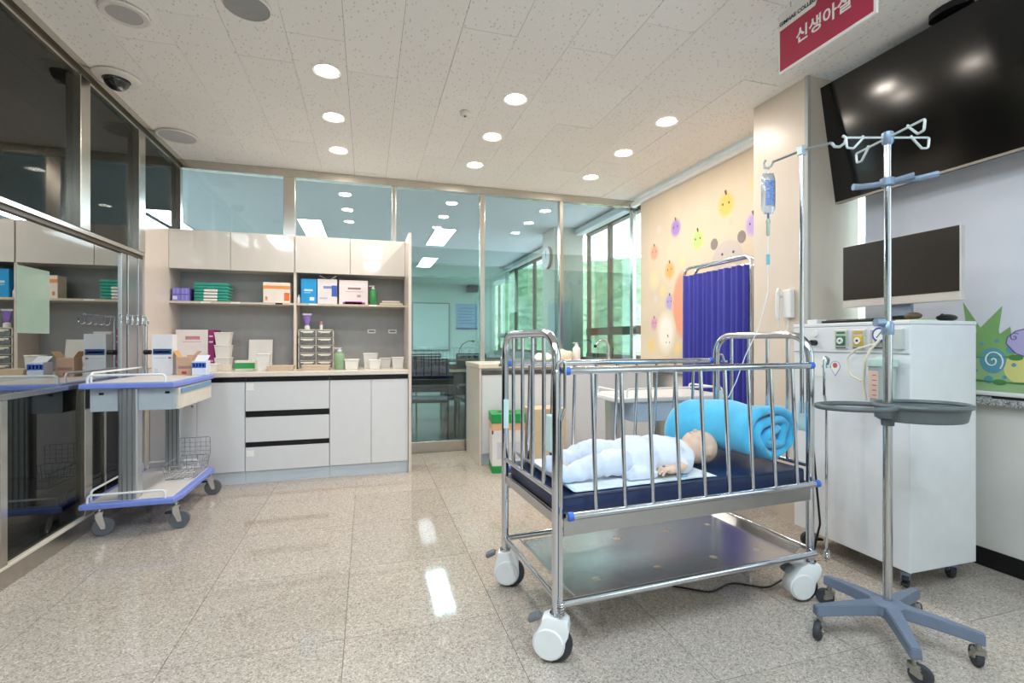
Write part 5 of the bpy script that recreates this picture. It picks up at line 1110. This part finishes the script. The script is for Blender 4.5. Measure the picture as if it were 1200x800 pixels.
MB().tube([(0, 0, 0.188), (0.006, 0.0, 0.205), (0.0, 0.004, 0.222), (-0.006, 0.0, 0.205), (0, 0, 0.188)], 0.0022, 6).obj('hanging_loop', WPL, bag)
MB().cyl((0, 0, -0.02), (0, 0, 0.005), 0.005, n=10).obj('port', mat('port_blue', '4C5FA8', 0.4), bag)
MB().lathe([(0.006, -0.10), (0.008, -0.09), (0.008, -0.045), (0.010, -0.04), (0.010, -0.03), (0.004, -0.02)], n=14).obj('drip_chamber', JAR, bag)
MB().box((-0.008, -0.006, -0.235), (0.006, 0.006, -0.185), 0.003).obj('roller_clamp', mat('clamp_cyan', '7FC4D8', 0.4), bag)
MB().tube([(0, 0, -0.10), (-0.002, 0, -0.21), (-0.02, -0.02, -0.36), (-0.05, 0.0, -0.52), (-0.085, 0.05, -0.66), (-0.10, 0.09, -0.78), (-0.12, 0.12, -0.86)], 0.0022, 6).obj('line', mat('clear_line', 'E9ECEC', 0.3), bag)

# ================================================================ ROLLING INFUSION STAND
iv = thing('infusion_stand', 'steel infusion stand on a five legged grey base with plastic tray', 'infusion stand', (1.857, 1.335, 0))
BG = mat('blue_grey_base', '6E7A8E', 0.5, 0, 0.04)
m = MB().lathe([(0.052, 0.100), (0.058, 0.108), (0.055, 0.140), (0.03, 0.150)], n=20); m.obj('base_hub', BG, iv)
for k in range(5):
    a = R(16 + 72 * k); ca_, sa_ = math.cos(a), math.sin(a)
    m = MB(); vs_ = []
    for (d, w, z0, z1) in ((0.02, 0.030, 0.104, 0.144), (0.13, 0.024, 0.098, 0.136), (0.262, 0.017, 0.084, 0.120)):
        vs_.append([m.bm.verts.new((d * ca_ - s * w * sa_, d * sa_ + s * w * ca_, z)) for s, z in ((-1, z0), (1, z0), (0.85, z1), (-0.85, z1))])
    for A, B in zip(vs_, vs_[1:]):
        for j in range(4): m.bm.faces.new((A[j], A[(j + 1) % 4], B[(j + 1) % 4], B[j]))
    m.bm.faces.new(vs_[0][::-1]); m.bm.faces.new(vs_[-1])
    bmesh.ops.bevel(m.bm, geom=[e for e in m.bm.edges], offset=0.003, segments=2, affect='EDGES')
    lg = m.obj('base_leg', BG, iv)
    caster(iv, 0.245 * ca_, 0.245 * sa_, 0.093, 0.034, 0.02, (0.2, 2.4, 3.6, 5.2, 0.9)[k], 0.016, mat('caster_zinc', 'A9A79F', 0.3, 0.9), DARK)
MB().cyl((0, 0, 0.12), (0, 0, 1.16), 0.0150, n=20).obj('lower_pole', STEEL, iv)
MB().cyl((0, 0, 1.15), (0, 0, 1.865), 0.0115, n=20).obj('upper_pole', CHROME, iv)
MB().lathe([(0.018, 1.135), (0.02, 1.14), (0.02, 1.175), (0.014, 1.185)], n=20).obj('height_clamp', mat('clamp_blue_grey', '8FA4BC', 0.35, 0.6), iv)
MB().cyl((-0.045, 0.012, 1.18), (-0.012, 0.004, 1.18), 0.015, n=14).obj('clamp_knob', MATS['clamp_blue_grey'], iv)
MB().lathe([(0.012, 1.84), (0.019, 1.85), (0.019, 1.885), (0.012, 1.89)], n=20).obj('hook_head', MATS['clamp_blue_grey'], iv)
PH = MATS['pale_hook']
e1 = Vector((math.cos(-math.atan(170 / 570)), math.sin(-math.atan(170 / 570)), 0)); e2 = Vector((-e1.y, e1.x, 0))
for dv in (e1, -e1, e1 * 0.05 - e2, e2 - e1 * 0.05):
    d = Vector(dv); L_ = 0.155
    z = 1.868; pts = [d * 0.012 + Vector((0, 0, z)), d * L_ + Vector((0, 0, z)), d * (L_ - 0.004) + Vector((0, 0, z - 0.038)), d * (L_ - 0.028) + Vector((0, 0, z - 0.040)), d * (L_ - 0.062) + Vector((0, 0, z - 0.003)), d * (L_ - 0.066) + Vector((0.0, 0.003, z + 0.008))]
    MB().tube(fillet(pts, 0.008, 4), 0.0042, 8).obj('hook_arm', PH, iv)
# swivel holder arms half way up
HG = mat('holder_blue_grey', '7E8FA6', 0.4, 0.3)
MB().lathe([(0.014, 1.685), (0.024, 1.69), (0.024, 1.715), (0.014, 1.72)], n=18).obj('holder_collar', HG, iv)
for pts in ([(0.0, 0), (0.055, 0.012), (0.10, 0.028), (0.14, 0.048)], [(0, 0), (0.03, 0.022), (0.06, 0.040)], [(0, 0), (-0.04, -0.014), (-0.075, -0.022), (-0.108, -0.024)]):
    P3 = [e1 * a - e2 * b * 1.2 + Vector((0, 0, 1.70 + 0.28 * b)) for a, b in pts]
    MB().tube(P3, [0.011] * (len(P3) - 1) + [0.013], 8).obj('holder_arm', HG, iv)
# tray: open ring and basin
TG = mat('grey_green_plastic', '5B6467', 0.4, 0, 0.05)
z0 = 0.868
ring = [e1 * (-0.118 + 0.135 * math.cos(a)) + e2 * (0.095 * math.sin(a)) + Vector((0, 0, z0)) for a in [2 * math.pi * i / 36 for i in range(36)]]
ty = MB().lathe([(0.02, z0 - 0.07), (0.022, z0 - 0.045), (0.04, z0 - 0.04), (0.045, z0 - 0.01), (0.03, z0 + 0.004)], n=20).obj('tray_hub', TG, iv)
MB().tube(ring, 0.0095, 10, True).obj('cup_ring', TG, ty)
out = [e1 * (0.125 + 0.158 * math.cos(a)) + e2 * (0.118 * math.sin(a)) for a in [2 * math.pi * i / 40 for i in range(40)]]
m = MB(); lev = [(1.0, z0 + 0.004), (0.94, z0 - 0.045), (0.90, z0 - 0.052), (0.0, z0 - 0.052)]
cen = e1 * 0.125; R0 = []
for k, z in ((1.0, z0 + 0.006), (0.92, z0 - 0.048), (0.88, z0 - 0.052), (0.85, z0 - 0.048), (0.97, z0 + 0.006)):
    R0.append([m.bm.verts.new(cen + (p - cen) * k + Vector((0, 0, z))) for p in out])
for A, B in zip(R0, R0[1:]):
    for j in range(40): m.bm.faces.new((A[j], A[(j + 1) % 40], B[(j + 1) % 40], B[j]))
m.bm.faces.new(R0[2]); m.bm.faces.new(R0[3]); m.obj('basin', TG, ty)
MB().tube([p + Vector((0, 0, z0 + 0.005)) for p in out], 0.009, 8, True).obj('basin_rim', TG, ty)

# ---- black cable from the crib corner to the floor
cab = MB().tube(fillet([(1.905, 1.70, 0.72), (1.915, 1.69, 0.52), (1.93, 1.68, 0.30), (1.90, 1.70, 0.12), (1.88, 1.80, 0.02), (1.72, 1.76, 0.006), (1.60, 1.85, 0.006), (1.45, 1.80, 0.006), (1.32, 1.90, 0.006)], 0.08, 6), 0.0045, 8).obj('power_cable', BLACK); tag(cab, 'thin black cable running from the crib corner to the floor', 'cable')
